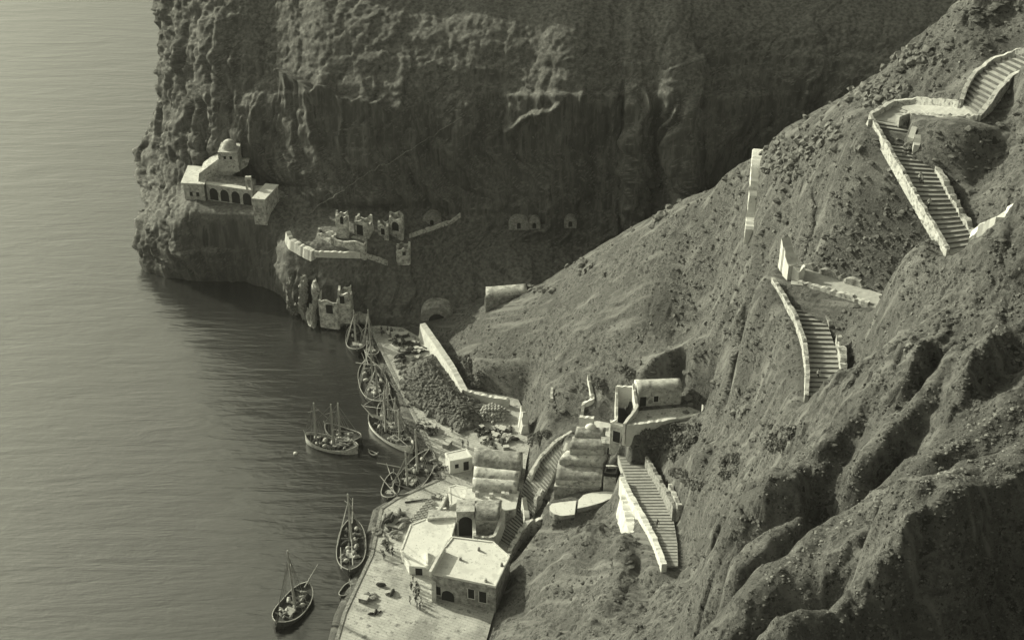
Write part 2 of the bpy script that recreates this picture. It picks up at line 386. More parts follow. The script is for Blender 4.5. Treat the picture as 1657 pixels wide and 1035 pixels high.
def crest(pts, w, soft, wob=.5):
    global Z
    P = [tuple(PY(*p)) for p in pts]; D, ZZ = segdist(P); D = D + wob*fbm(XX/2.5, YY/2.5, XX*0, 3, 88)
    T = ZZ + .25*fbm(XX/1.6, YY/1.6, XX*0, 3, 89) - np.clip(D, 0, 9)*.35
    k = 1 - sstep(w, w+soft, D); Z = np.where(T > Z, Z*(1-k)+T*k, Z*(1-.7*k)+T*.7*k)
crest([(1640,663,126),(1608,683,125),(1555,722,123),(1500,757,121),(1420,812,118.5),(1340,858,116),(1285,902,114),(1235,943,112)], 1.5, 3.2)
crest([(1660,722,112),(1608,748,111),(1540,765,109),(1470,788,107),(1452,815,106)], 1.2, 2.8)
crest([(1560,560,138),(1500,630,134),(1440,690,131),(1400,735,129)], .8, 2.2)
crest([(1290,840,126),(1240,868,124),(1200,905,123)], .8, 2.2)
# stairs: (left edge, right edge) as photo pixels with height
STAIRS = {
 'upper': ([(1409,194,93.2),(1436,240,92),(1470,300,90.2),(1500,352,88.6),(1535,412,87)], [(1474,204,93.2),(1496,243,92),(1525,300,90.2),(1550,346,88.6),(1584,402,87)]),
 'second': ([(1252,458,69.3),(1270,487,68.6),(1290,522,67.8),(1303,562,66.8),(1308,604,65.8),(1306,650,64.8)],
            [(1298,462,69.3),(1322,492,68.6),(1341,530,67.8),(1353,568,66.8),(1362,605,65.8),(1364,650,64.8)]),
 'lower': ([(992,712,15),(1002,745,16.2),(1014,780,17.6),(1038,830,20),(1062,880,22.5),(1076,915,24.5)],
           [(1030,712,15),(1048,745,16.2),(1066,780,17.6),(1088,830,20),(1096,880,22.5),(1097,915,24.5)]),
 'village': ([(948,688,12),(925,697,11),(897,712,9.6),(872,738,7.8),(856,764,6),(845,790,4.2),(836,830,2.4),(800,872,1.6)],
             [(950,716,12),(934,716,11),(915,737,9.6),(897,764,7.8),(884,792,6),(872,806,4.2),(862,842,2.4),(832,892,1.6)]),
 'top': ([(1690,80,105.8),(1640,92,103.3),(1604,106,101.6),(1578,126,100.2),(1563,150,99),(1556,172,98)], [(1730,98,105.8),(1675,108,103.3),(1635,124,101.6),(1612,146,100.2),(1600,166,99),(1580,190,98)]),
}
WALKS = {
 'landing': ([(1556,172,98),(1520,170,96.6),(1482,168,95),(1446,172,94),(1412,192,93.2)], [(1580,190,98),(1530,190,96.6),(1495,187,95),(1478,187,94),(1472,204,93.2)]),
 'branch': ([(1282,432,70),(1320,437,70.2),(1360,453,70.6),(1400,466,71),(1440,480,71.5)], [(1280,460,69.6),(1310,462,70.0),(1350,474,70.4),(1400,492,71),(1440,505,71.5)]),
 'bend': ([(1000,692,15),(985,684,14.2),(965,680,13),(948,688,12)], [(1000,712,15),(984,712,14.2),(968,712,13),(950,716,12)]),
}
for d in (STAIRS, WALKS):
    for k, (l, r) in d.items():
        L = [PZ(*p) for p in l]; Rr = [PZ(*p) for p in r]
        mid = [(a+b)/2 for a, b in zip(L, Rr)]; w = sum((a-b).length for a, b in zip(L, Rr))/len(L)/2
        carve([tuple(p) for p in mid], w+0.6, 5.5 if k in ('upper','second','top','landing','branch') else 2.5, -0.35)
        if k in ('upper', 'second'):                        # the ground drops in front of the stairs so that they show
            pass
# yards cut level into the slope
def level(poly_px, z, soft=2.5):
    global Z
    P = [PZ(px, py, z) for px, py in poly_px]
    inside = np.zeros(XX.shape, bool); D = np.full(XX.shape, 1e9); n = len(P)
    for i in range(n):
        a, b = P[i], P[(i+1) % n]
        c = ((a.y > YY) != (b.y > YY)) & (XX < (b.x-a.x)*(YY-a.y)/(b.y-a.y+1e-9)+a.x); inside ^= c
        dx, dy = b.x-a.x, b.y-a.y; t = np.clip(((XX-a.x)*dx+(YY-a.y)*dy)/(dx*dx+dy*dy+1e-9), 0, 1)
        D = np.minimum(D, np.hypot(XX-a.x-t*dx, YY-a.y-t*dy))
    k = np.where(inside, 1.0, 1 - sstep(0, soft, D)); Z = Z*(1-k) + z*k
level([(1028,660),(1100,645),(1142,664),(1130,678),(1012,688)], 24.6)
level([(1005,625),(1100,618),(1110,655),(1030,662)], 24.8, 1.5)
# the quay ground stays under its paving
quay_px = [(598,528),(640,528),(690,545),(760,640),(840,655),(852,700),(848,760),(830,870),(800,960),(770,1060),(540,1060),(552,992),(600,900),(614,822),(640,808),(716,772)]
level(quay_px, 0.9, 5)
level([(885,818),(893,810),(935,803),(1002,792),(1004,800),(985,812),(930,836),(900,836)], 8.5, 2.0)
V = np.stack([XX, YY, Z], -1).reshape(-1, 3)
hill = grid_mesh('hillside', V, len(gx), len(gy), M['slope']); tag(hill, kind='structure')

# ------------------------------------------------------------ cliff sheet (headland, cliff face, talus)
rows = [0, 1, 2, 3, 4, 5, 6, 7, 8, 9]
#            waterline/base        400        345        300       240       150       43        -60       -160
def C(px, base, Ys, pys=(400, 345, 300, 240, 150, 43, -60, -170), pxs=None):
    if len(Ys) == 7: Ys = tuple(Ys) + (Ys[-1]+11,)
    pts = [PZ(px, base[0], base[1]-4) if len(base) == 2 else PY(px, base[0], base[1]), PZ(px, base[0], base[1]) if len(base) == 2 else PY(px, base[0], base[1])]
    for i, (py, Y) in enumerate(zip(pys, Ys)): pts.append(PY(pxs[i] if pxs else px, py, Y))
    return pts
def shift(pts, dx, dy): return [p + Vector((dx, dy, 0)) for p in pts]
edge = C(232, (442, -1), (308, 315, 325, 336, 346, 355, 364), pxs=(221, 240, 233, 222, 262, 264, 272, 270))
cols = [shift(edge, 60, 150), shift(edge, 22, 70), shift(edge, 7, 26), shift(edge, 2.0, 9), edge,
 C(262, (452, -1), (304.5, 309, 321, 330, 340, 349, 358)),
 C(296, (456, -1), (301.5, 303.5, 318, 324.5, 332, 341, 351)),
 C(345, (459, -1), (301, 303, 317.5, 320, 325, 333, 346)),
 C(400, (462, -1), (300.5, 302.5, 317, 319, 323, 332, 346)),
 C(450, (480, -1), (298, 301, 313, 316, 320, 331, 346)),
 C(476, (505, -1), (291, 302, 309, 312, 317, 329, 346)),
 C(520, (523, -1), (288.5, 302, 305, 308, 313, 326, 344, 358)),
 C(580, (528, -1), (288, 302, 304, 306, 312, 325, 344, 358)),
 C(640, (528, 1), (290, 302, 304, 306, 311, 324, 344, 358)),
 C(700, (522, 1), (293, 302, 304, 306, 310, 322, 343, 358)),
 C(780, (505, 3), (296, 301, 303, 305, 309, 320, 342, 357)),
 C(860, (480, 6), (297, 301, 302.5, 304, 306, 318, 340, 356)),
 C(905, (470, 6), (297, 300, 301.5, 303, 303.5, 315, 338, 355)),
 C(960, (470, 6), (297, 301, 302.5, 304, 303, 315, 338, 355)),
 C(1008, (470, 6), (297, 300, 301, 302.5, 304, 315, 338, 355)),
 C(1022, (470, 6), (292, 295, 296, 298, 302, 314, 338, 355)),
 C(1060, (470, 6), (296, 300, 301, 301, 302, 314, 338, 355)),
 C(1085, (470, 6), (292, 294, 295, 296, 299, 312, 338, 355)),
 C(1112, (470, 6), (290, 292, 293, 295, 299, 312, 338, 355)),
 C(1130, (470, 6), (296, 301, 302, 302, 304, 314, 338, 355)),
 C(1200, (470, 6), (297, 301, 302, 303, 305, 315, 337, 355)),
 C(1300, (470, 6), (296, 300, 301, 302, 304, 313, 335, 352)),
 C(1450, (470, 6), (293, 296, 297, 298, 300, 310, 331, 348)),
 C(1600, (470, 6), (290, 293, 294, 295, 297, 305, 326, 343)),
 C(1800, (470, 6), (285, 288, 289, 290, 292, 300, 320, 338))]
K = np.array([[tuple(p) for p in c] for c in cols])            # (cols, rows, 3)
def resample(K, axis, n_per):
    """piecewise linear/catmull resampling along axis by arc length"""
    K = np.moveaxis(K, axis, 0); d = np.sqrt(((K[1:]-K[:-1])**2).sum(-1)).mean(1)
    s = np.concatenate([[0], np.cumsum(d)]); n = int(s[-1]/n_per)+1; q = np.linspace(0, s[-1], n)
    idx = np.clip(np.searchsorted(s, q, side='right')-1, 0, len(s)-2); t = (q-s[idx])/(s[idx+1]-s[idx])
    m = len(K); p0 = K[np.clip(idx-1, 0, m-1)]; p1 = K[idx]; p2 = K[idx+1]; p3 = K[np.clip(idx+2, 0, m-1)]
    t = t.reshape((-1,)+(1,)*(K.ndim-1)); lin = p1*(1-t)+p2*t
    cat = 0.5*((2*p1)+(-p0+p2)*t+(2*p0-5*p1+4*p2-p3)*t*t+(-p0+3*p1-3*p2+p3)*t**3)
    return np.moveaxis(0.35*lin+0.65*cat, 0, axis)
S = resample(resample(K, 0, .45), 1, .42)
nu, nv = S.shape[:2]
du = np.gradient(S, axis=0); dv = np.gradient(S, axis=1); N = np.cross(du, dv); N /= np.linalg.norm(N, axis=-1, keepdims=True)+1e-9
if N[nu//2, nv//2, 1] > 0: N = -N
x, y, z = S[..., 0], S[..., 1], S[..., 2]
arc = np.cumsum(np.sqrt((du**2).sum(-1)), axis=0)
PXc = 828.5 + F*x/(y*cP + (H-z)*sP)
steep = 1 - np.clip(np.abs(N[..., 2]), 0, 1)
ledge = np.exp(-((PXc-370)/75)**2)*np.exp(-((z-18)/4.5)**2) + np.exp(-((PXc-570)/85)**2)*np.exp(-((z-16)/4.0)**2)
ledge = np.clip(ledge, 0, 1)
wx = arc + 3*fbm(x/9, y/9, z/14, 3, 41)
flute = ridged(wx/6.5, z/45, z*0, 4, 21, .55)*sstep(.35, .75, steep)
mass = fbm(x/16, y/16, z/16, 3, 61)
wz = z + 1.2*fbm(x/5, y/5, z/5, 2, 44)
w1, e1 = worley(wx/5.5, wz/24, 1); w2, e2 = worley(wx/2.3, wz/5.5, 2); w3, e3 = worley(wx/1.0, wz/1.9, 3); w4, e4 = worley(wx/6.0, wz/5.0, 4)
blocks = .8*w1 + .42*w2 + .16*w3 - .9*np.exp(-(e1/.06)**2) - .22*np.exp(-(e2/.07)**2)
rug = ridged(x/4, y/4, z/6, 5, 73, .6)
left = 1 - sstep(-82, -62, x)
strata = np.sin((z+1.5*fbm(x/25, y/25, z/9, 3, 12))/4.2*2*math.pi)
sheer = sstep(.45, .8, steep)
hb_ = (z + 1.8*fbm(x/30, y/30, x*0, 3, 27))/7.5; ledg = (1-(hb_-np.floor(hb_)))**2*sstep(.35, .7, steep)*(.6+.4*vnoise(x/12, z/7, z*0, 33))
upper = sstep(44, 54, z + 4*fbm(x/20, y/20, x*0, 3, 19))
disp = (1.1*flute + 1.3*sheer*ridged(wx/17, z/90, z*0, 3, 52) + .9*mass + (.6+.6*left)*blocks*(1-.6*upper) + .5*w4*left + (.16*upper+.22*left)*rug + .12*strata + .08*ledg + .25*fbm(x/1.3, y/1.3, z/1.3, 2, 81))*(1-.85*ledge)*sstep(-1.5, 6, z+0*x)*1.0
disp = disp + .3*rug*(z < 3)
disp = disp*(1 - .75*np.exp(-((PXc-365)/70)**2)*(np.abs(z-15) < 6))
# long ledges seen as brighter lines on the cliff
def cliff_ledge(p0, p1, out, h):
    global disp
    a = PY(p0[0], p0[1], 308); b = PY(p1[0], p1[1], 308)
    t = np.clip((x-a.x)/(b.x-a.x), 0, 1); zl = a.z + t*(b.z-a.z) + .8*fbm(x/4, z*0, z*0, 3, 7)
    m = sstep(0, .06, t)*(1-sstep(.94, 1, t)); d = zl - z
    disp = disp + out*m*sstep(-.3, .3, d)*np.exp(-np.clip(d, 0, 99)/h)
cliff_ledge((435,152),(640,180), 4.2, 3.0)
cliff_ledge((812,205),(912,140), 3.4, 3.5)
cliff_ledge((1010,100),(1230,80), 1.6, 3.5)
S2 = S + N*disp[..., None]
cliff = grid_mesh('sea_cliff', S2.reshape(-1, 3), nu, nv, M['cliff']); tag(cliff, kind='structure')
cS = S2
UT = S2[::8, -1]
up_rows = [UT]
for dz, dy in ((6, 4), (14, 8), (30, 15), (55, 25), (95, 42), (140, 62), (190, 84), (250, 112)):
    up_rows.append(UT + np.array([0, dy, dz]) + np.array([.12, 0, 0])*dz + (np.stack([fbm(UT[:, 0]/14, UT[:, 0]*0+dz, UT[:, 0]*0, 3, 6)]*3, -1)*np.array([1, 4, 2])))
UR = np.stack(up_rows, 1); uc = grid_mesh('upper_cliff', UR.reshape(-1, 3), UR.shape[0], UR.shape[1], M['cliff']); tag(uc, kind='structure')
def cliff_hit(px, py):
    """point of the cliff sheet seen at a pixel (nearest projected vertex, smallest depth)"""
    xx, yy, zz = cS[..., 0], cS[..., 1], cS[..., 2]; dep = yy*cP + (H-zz)*sP
    u = 828.5 + F*xx/dep; v = 517.5 - F*((yy*sP-(H-zz)*cP)/dep)
    q = (u-px)**2 + (v-py)**2; m = q < max(q.min()*1.01, 9.0)
    dd = np.where(m, dep, 1e9); k = np.unravel_index(np.argmin(dd), dd.shape)
    return Vector(tuple(cS[k]))

# ------------------------------------------------------------ sea
def water_mat():
    m, t, b = new_mat('sea_water')
    tc = t.nodes.new('ShaderNodeTexCoord'); hs = []
    for (sx, sy, rot, s, d, w) in ((.030, .15, 12, 1, 4, .9), (.09, .42, 6, 1, 5, .40), (.4, 1.1, -12, 1, 5, .12)):
        mp = t.nodes.new('ShaderNodeMapping'); mp.inputs['Scale'].default_value = (sx, sy, 1); mp.inputs['Rotation'].default_value = (0, 0, R(rot))
        n = t.nodes.new('ShaderNodeTexNoise'); n.inputs['Scale'].default_value = s; n.inputs['Detail'].default_value = d; n.inputs['Roughness'].default_value = .55
        n.inputs['Distortion'].default_value = .6
        t.links.new(tc.outputs['Object'], mp.inputs[0]); t.links.new(mp.outputs[0], n.inputs['Vector'])
        mu = t.nodes.new('ShaderNodeMath'); mu.operation = 'MULTIPLY'; mu.inputs[1].default_value = w
        t.links.new(n.outputs[0], mu.inputs[0]); hs.append(mu)
    a = t.nodes.new('ShaderNodeMath'); a.operation = 'ADD'; a2 = t.nodes.new('ShaderNodeMath'); a2.operation = 'ADD'
    t.links.new(hs[0].outputs[0], a.inputs[0]); t.links.new(hs[1].outputs[0], a.inputs[1])
    t.links.new(a.outputs[0], a2.inputs[0]); t.links.new(hs[2].outputs[0], a2.inputs[1])
    bp = t.nodes.new('ShaderNodeBump'); bp.inputs['Strength'].default_value = 1.0; bp.inputs['Distance'].default_value = .36
    t.links.new(a2.outputs[0], bp.inputs['Height']); t.links.new(bp.outputs[0], b.inputs['Normal'])
    b.inputs['Base Color'].default_value = g3(.02); b.inputs['Roughness'].default_value = .40; b.inputs['Coat Weight'].default_value = 1; b.inputs['Coat Roughness'].default_value = .16; b.inputs['Coat IOR'].default_value = 2.65; t.links.new(bp.outputs[0], b.inputs['Coat Normal']); b.inputs['IOR'].default_value = 1.7
    b.inputs['Specular IOR Level'].default_value = .05
    return m
M['sea'] = water_mat()
sea = link_mesh('sea', [(-3000, -200, 0), (900, -200, 0), (900, 4000, 0), (-3000, 4000, 0)], [(0, 1, 2, 3)], M['sea']); tag(sea, kind='structure')
# ------------------------------------------------------------ mesh builder
class MB:
    def __init__(s): s.v = []; s.f = []
    def add(s, vs, fs):
        n = len(s.v); s.v += [tuple(v) for v in vs]; s.f += [tuple(i+n for i in f) for f in fs]; return s
    def prism(s, top, zb):
        """top: list of 3D points (closed polygon); extrude to zb"""
        n = len(top); zb = zb if isinstance(zb, (list, tuple)) else [zb]*n
        a = sum((top[i][0]*top[(i+1) % n][1]-top[(i+1) % n][0]*top[i][1]) for i in range(n))
        if a < 0: top = list(top)[::-1]; zb = list(zb)[::-1]
        vs = [tuple(p) for p in top] + [(p[0], p[1], z) for p, z in zip(top, zb)]
        fs = [tuple(range(n)), tuple(range(2*n-1, n-1, -1))] + [(i, i+n, (i+1) % n+n, (i+1) % n) for i in range(n)]
        return s.add(vs, fs)
    def box(s, c, sx, sy, sz, rz=0.0, M3=None):
        vs = []
        for x in (-.5, .5):
            for y in (-.5, .5):
                for z in (-.5, .5):
                    p = Vector((x*sx, y*sy, z*sz))
                    p = (M3 @ p) if M3 else Vector((p.x*math.cos(rz)-p.y*math.sin(rz), p.x*math.sin(rz)+p.y*math.cos(rz), p.z))
                    vs.append(Vector(c)+p)
        return s.add(vs, [(0, 1, 3, 2), (4, 6, 7, 5), (0, 4, 5, 1), (2, 3, 7, 6), (0, 2, 6, 4), (1, 5, 7, 3)])
    def tube(s, a, b, r0, r1=None, n=6):
        a = Vector(a); b = Vector(b); r1 = r0 if r1 is None else r1; d = (b-a).normalized()
        u = d.orthogonal().normalized(); w = d.cross(u); vs = []
        for p, r in ((a, r0), (b, r1)):
            for k in range(n):
                t = 2*math.pi*k/n; vs.append(p + (u*math.cos(t)+w*math.sin(t))*r)
        return s.add(vs, [(k, (k+1) % n, (k+1) % n+n, k+n) for k in range(n)] + [tuple(range(n-1, -1, -1)), tuple(range(n, 2*n))])
    def blob(s, c, r, seed=0, sq=(1, 1, 1), n=6, m=4, j=.25):
        rnd = random.Random(seed); vs = [Vector(c)+Vector((0, 0, r*sq[2]))]; 
        for i in range(1, m):
            ph = math.pi*i/m
            for k in range(n):
                t = 2*math.pi*(k+.5*(i % 2))/n; q = r*(1+rnd.uniform(-j, j))
                vs.append(Vector(c)+Vector((q*math.sin(ph)*math.cos(t)*sq[0], q*math.sin(ph)*math.sin(t)*sq[1], q*math.cos(ph)*sq[2])))
        vs.append(Vector(c)-Vector((0, 0, r*sq[2]))); L = len(vs)-1; fs = [(0, 1+k, 1+(k+1) % n) for k in range(n)]
        for i in range(m-2):
            for k in range(n):
                a = 1+i*n+k; b = 1+i*n+(k+1) % n; fs.append((a, a+n, b+n, b))
        fs += [(L, L-n+(k+1) % n, L-n+k) for k in range(n)]
        return s.add(vs, fs)
    def build(s, name, mat, parent=None, smooth=False, origin=None):
        vs = s.v
        if parent is not None and parent.type == 'EMPTY' and origin is None and not s.__dict__.get('local'):
            o = parent.location; c, sn = math.cos(-parent.rotation_euler.z), math.sin(-parent.rotation_euler.z)
            vs = [((x-o.x)*c-(y-o.y)*sn, (x-o.x)*sn+(y-o.y)*c, z-o.z) for x, y, z in vs]
        if origin is not None: vs = [(x-origin[0], y-origin[1], z-origin[2]) for x, y, z in vs]
        ob = link_mesh(name, vs, s.f, mat, parent, smooth)
        if origin is not None: ob.location = origin
        return ob
def hz(p, dz=0.0):
    """ground height under a world point"""
    if GX0 < p[0] < GX1 and GY0 < p[1] < GY1: return zat(Z, p[0], p[1]) + dz
    return 0.0
QZ = 1.6
def lowest(pts): return min(hz(p) for p in pts) - 1.2

# ------------------------------------------------------------ quay, paths and stairs
q = [PZ(x, y, QZ) for x, y in [(598,529),(612,526),(652,530),(690,552),(722,588),(752,628),(838,644),(862,700),(852,745),(846,790),(830,838),(842,862),(822,900),(808,960),(780,1060),(536,1060),(556,991),(600,897),(616,822),(640,806),(718,771)]]
o = MB().prism(q, -4).build('quay', M['paving']); tag(o, kind='structure')
kb = MB()
kp = [PZ(x, y, QZ) for x, y in [(598,529),(718,771),(640,806),(616,822),(600,897),(556,991),(536,1060)]]
for a, b in zip(kp[:-1], kp[1:]):
    d = (b-a).normalized(); n = Vector((-d.y, d.x, 0)); n = n if n.x > 0 else -n
    if b.y > a.y: pass
    kb.prism([a-n*.12+Vector((0,0,.13)), b-n*.12+Vector((0,0,.13)), b+n*.5+Vector((0,0,.13)), a+n*.5+Vector((0,0,.13))], QZ-.5)
o = kb.build('quay_kerb', M['stone']); tag(o, kind='structure')

def resline(pts, n):
    d = [0]
    for a, b in zip(pts[:-1], pts[1:]): d.append(d[-1]+(b-a).length)
    out = []
    for i in range(n+1):
        t = d[-1]*i/n; k = 0
        while k < len(d)-2 and d[k+1] < t: k += 1
        out.append(pts[k].lerp(pts[k+1], (t-d[k])/(d[k+1]-d[k]+1e-9)))
    return out
stair_step = {'upper': 30, 'second': 26, 'lower': 42, 'village': 46, 'top': 18}
for k, (l, r) in STAIRS.items():
    n = stair_step[k]; L = resline([PZ(*p) for p in l], n); Rr = resline([PZ(*p) for p in r], n); mb = MB()
    rs = random.Random(len(k))
    for i in range(n):
        a, b, c, d = L[i], Rr[i], Rr[i+1], L[i+1]
        z0 = (a.z+b.z)/2; z1 = (c.z+d.z)/2; rz = .26 if k in ('top', 'lower', 'village') else .14; e = rs.uniform(-.02, .02)-(rz if z1 > z0 else 0); f = rs.uniform(-.02, .02)-(rz if z1 < z0 else 0)
        mb.prism([(a.x, a.y, a.z-e), (b.x, b.y, b.z-e), (c.x, c.y, c.z-f), (d.x, d.y, d.z-f)], min(z0, z1)-1.6)
    st = mb.build('stair_path', M['steps']); tag(st, kind='structure'); eb = MB()
    for i in range(1, n):
        a, b = L[i], Rr[i]; d = ((L[i+1]-L[i-1])+(Rr[i+1]-Rr[i-1])).normalized(); d.z = 0; e = (b-a).normalized()*.1; zt = max(a.z, b.z)+(.30 if k in ('top', 'lower', 'village') else .17)+rs.uniform(0, .04)
        eb.prism([Vector((a.x, a.y, zt))+e, Vector((b.x, b.y, zt))-e, Vector((b.x, b.y, zt))-e+d*.12, Vector((a.x, a.y, zt))+e+d*.12], zt-.4)
    eo = eb.build('stair_path_shadow_edging', M['edge']); tag(eo, kind='structure')  # dark strips across the treads stand in for riser shadows
for k, (l, r) in WALKS.items():
    L = resline([PZ(*p) for p in l], 14); Rr = resline([PZ(*p) for p in r], 14); mb = MB()
    for i in range(14):
        mb.prism([L[i], Rr[i], Rr[i+1], L[i+1]], L[i].z-1.6)
    st = mb.build('footpath', M['steps']); tag(st, kind='structure')

# ------------------------------------------------------------ walls
def wall(pts, h, th, label, mat='white', foot=1.5, cat='wall', group=None, hend=None, rough=.14, batter=0.0, lim=2.0, name='stone_wall', seed=3):
    """pts: (px,py,ztop) on the top of the wall; h: depth of masonry below the top"""
    if pts[0][2] is None:
        q_ = []
        for p, r_ in zip(pts[:-1], pts[1:]):
            n = max(1, int(math.hypot(r_[0]-p[0], r_[1]-p[1])/8)); q_ += [(p[0]+(r_[0]-p[0])*k/n, p[1]+(r_[1]-p[1])*k/n, None) for k in range(n)]
        pts = q_+[pts[-1]]
    P = []
    for p in pts:
        if p[2] is not None: P.append(PZ(*p))
        else:
            g = hit(p[0], p[1]); P.append(Vector((g.x, g.y, g.z+h*.6)))
    L = sum((b-a).length for a, b in zip(P[:-1], P[1:])); n = max(2, int(L/.55)); Q = resline(P, n); rs = random.Random(seed)
    vs = []; fs = []
    for i, c in enumerate(Q):
        a = Q[max(0, i-1)]; b = Q[min(n, i+1)]; d = (b-a); d.z = 0; d.normalize(); nn = Vector((-d.y, d.x, 0)); t = i/n
        hh = h if hend is None else h+(hend-h)*t; w = th/2*(1+rs.uniform(-rough, rough)*1.2); dz = rs.uniform(-rough, rough)
        zb = max(min(c.z-hh, hz(c)-foot), c.z-hh-lim) if foot else c.z-hh
        off = nn*(w+batter)
        vs += [c+nn*w+Vector((0, 0, dz)), c-nn*w+Vector((0, 0, dz)), Vector((c.x-off.x, c.y-off.y, zb)), Vector((c.x+off.x, c.y+off.y, zb))]
    for i in range(n):
        k = i*4
        for j in range(4): fs.append((k+j, k+(j+1) % 4, k+4+(j+1) % 4, k+4+j))
    fs += [(3, 2, 1, 0), (n*4, n*4+1, n*4+2, n*4+3)]
    org = Q[n//2].copy(); org.z -= h
    mb = MB(); mb.add(vs, fs); ob = mb.build('parapet' if 'parapet' in label or 'kerb' in label else 'stone_fence', M[mat], origin=org)
    return tag(ob, label, cat, group)
def up(pts, dz): return [(x, y, z+dz) for x, y, z in pts]
def uppx(pts, dz):
    """raise the top of a wall by dz while its foot stays on the pixel line"""
    out = []
    for x, y, z in pts:
        p = PZ(x, y, z); p.z += dz
        dep = p.y*cP+(H-p.z)*sP; out.append((828.5+F*p.x/dep, 517.5-F*((p.y*sP-(H-p.z)*cP)/dep), p.z))
    return out
S_ = STAIRS
wall(uppx([(x-2, y, z) for x, y, z in S_['upper'][0]], 1.0), 1.9, .5, 'pale rough parapet along the left edge of the steep upper stairway', 'wall_end', lim=.2)
wall(uppx([(x+3, y, z) for x, y, z in S_['upper'][1]], .8), 2.0, .8, 'broken white parapet along the right edge of the upper stairway', 'wall_end', rough=.25)
wall(uppx([(x-2, y, z) for x, y, z in S_['second'][0]], 1.1), 2.2, .6, 'curved pale parapet on the left edge of the second stairway', 'wall_end')
wall(uppx([(1300,462,69.3),(1326,492,68.6),(1345,530,67.8)], .6), 1.6, .7, 'low stone kerb wall on the right of the second stairway', 'stone')
wall(uppx([(1355,556,67),(1362,580,66.6),(1364,618,65.5)], 1.6), 2.4, .9, 'whitish ruined wall stub right of the foot of the second stairway', 'wall_end', rough=.3)
wall([(1006,771,19.2),(1019,797,20),(1039,832,21.5),(1058,867,23.4),(1075,912,26)], 2.2, .9, 'long white wall with a smooth lit top along the left of the lower stairway', 'white')
wall([(1011,800,18.8),(1016,822,18.6),(1024,858,18.4),(1036,858,19)], 2.5, 1.6, 'broad whitewashed retaining face below the lower stairway', 'white', batter=.7)
wall(uppx([(1030,712,15),(1048,745,16.2),(1066,780,17.6),(1088,826,19.8)], .7), 2.0, .6, 'low pale wall along the right side of the lower stairway', 'wall_end')
wall([(1014,688,21.5),(1018,700,20),(1028,715,18.5),(1040,730,18.3)], 4.5, 1.6, 'bright whitewashed ramp wall falling from the courtyard corner', 'white', batter=.4)
wall([(1046,738,19.2),(1064,768,20.4),(1080,796,22.2),(1092,820,24)], 1.5, .6, 'outer rubble wall beyond the lower stairway', 'stone', rough=.3)
wall([(1084,782,22.6),(1092,800,23.2),(1100,818,24.6)], 1.6, .7, 'short whitish rubble wall among the bushes right of the lower stairs', 'wall_end', rough=.3)
wall([(1227,240,None),(1223,290,None),(1218,345,None),(1214,384,None)], 2.8, 2.0, 'tall narrow white wall standing straight up the scree slope', 'roof', rough=.1)
wall([(1271,384,75.2),(1277,405,73.6),(1284,430,72)], 3.2, 1.6, 'short bright wedge of white wall above the bend of the second stairway', 'white', hend=1.0)
wall([(1284,430,72),(1294,438,71.6),(1302,428,72.6)], 1.6, .6, 'small white wall spur at the bend of the second stairway', 'white')
wall(uppx([(1308,432,70.3),(1345,444,70.6),(1372,456,70.8),(1402,466,71)], .7), 1.8, .8, 'rubble wall along the back of the short branch path', 'stone', rough=.35)
wall(uppx([(1292,458,69.7),(1330,468,70.2),(1370,480,70.7),(1406,492,71.1)], .5), 1.6, .7, 'pale kerb wall along the front of the short branch path', 'wall_end', rough=.2)
wall(uppx([(1556,172,98),(1520,169,96.6),(1482,167,95),(1446,171,94),(1408,191,93.2)], .9), 1.8, .6, 'curved parapet round the back of the high landing', 'wall_end')
wall(uppx([(1582,192,98),(1530,192,96.6),(1495,190,95),(1470,186,94.6),(1452,196,94)], .6), 1.8, .7, 'white front kerb of the high landing path', 'wall_end', rough=.25)
wall(uppx([(1690,79,105.8),(1640,91,103.3),(1604,105,101.6),(1576,125,100.2),(1561,150,99),(1554,172,98)], 1.0), 1.8, .6, 'parapet on the uphill side of the topmost stairs', 'wall_end')
wall(uppx([(1730,100,105.8),(1677,110,103.3),(1637,126,101.6),(1614,148,100.2),(1602,168,99),(1582,192,98)], .5), 1.6, .7, 'low front wall of the topmost stairs', 'wall_end')
wall([(1409,193,94),(1402,205,92),(1394,213,90)], 2.0, .8, 'short pale wall tail dropping from the landing corner', 'wall_end', rough=.3)
wall([(1480,205,95.3),(1474,222,94)], 2.0, .9, 'white stone gatepost wall at the head of the upper stairs', 'white')
wall([(1486,218,94.6),(1483,236,93.4)], 2.2, 1.0, 'second white stub wall beside the head of the upper stairs', 'white')
wall([(1570,380,91.5),(1590,362,93.5),(1625,345,96.5),(1660,330,98)], 2.5, 2.2, 'wide bright whitewashed ramp at the right end of the upper stairs', 'white')
# village walls
wall([(684,523,5.2),(710,560,4.8),(732,593,4.2),(752,630,3.4)], 4.5, 1.3, 'long bright white quay wall sloping down beside the dark heap', 'white', batter=.9, rough=.05)
wall([(752,630,3.4),(785,639,3.3),(824,646,3.4)], 2.5, .8, 'thin white top of the low wall behind the barrel pile', 'white')
wall([(846,655,6.8),(849,670,5.6),(850,690,3.6)], 4.0, 1.0, 'pointed white wall remnant right of the barrel pile', 'white', batter=.8, rough=.3)
wall([(893,632,None),(893,650,None)], 1.5, .5, 'small isolated white wall post on the lower scree', 'white')
wall([(952,612,None),(956,632,None),(960,650,None),(944,657,None),(942,672,None)], 1.6, .6, 'thin zigzag whitewashed wall above the vaulted houses', 'white')
wall([(938,673,15.5),(961,675,15.8)], 2.6, .8, 'short straight parapet above the topmost vaulted house', 'white')
wall([(925,697,12),(900,712,10.6),(875,738,8.8),(858,764,7)], 1.4, .6, 'pale outer wall down the left side of the village lane', 'wall_end')
wall([(872,742,9.2),(864,756,8),(860,768,7.2)], 1.2, .4, 'narrow white inner wall end beside the village lane', 'white')
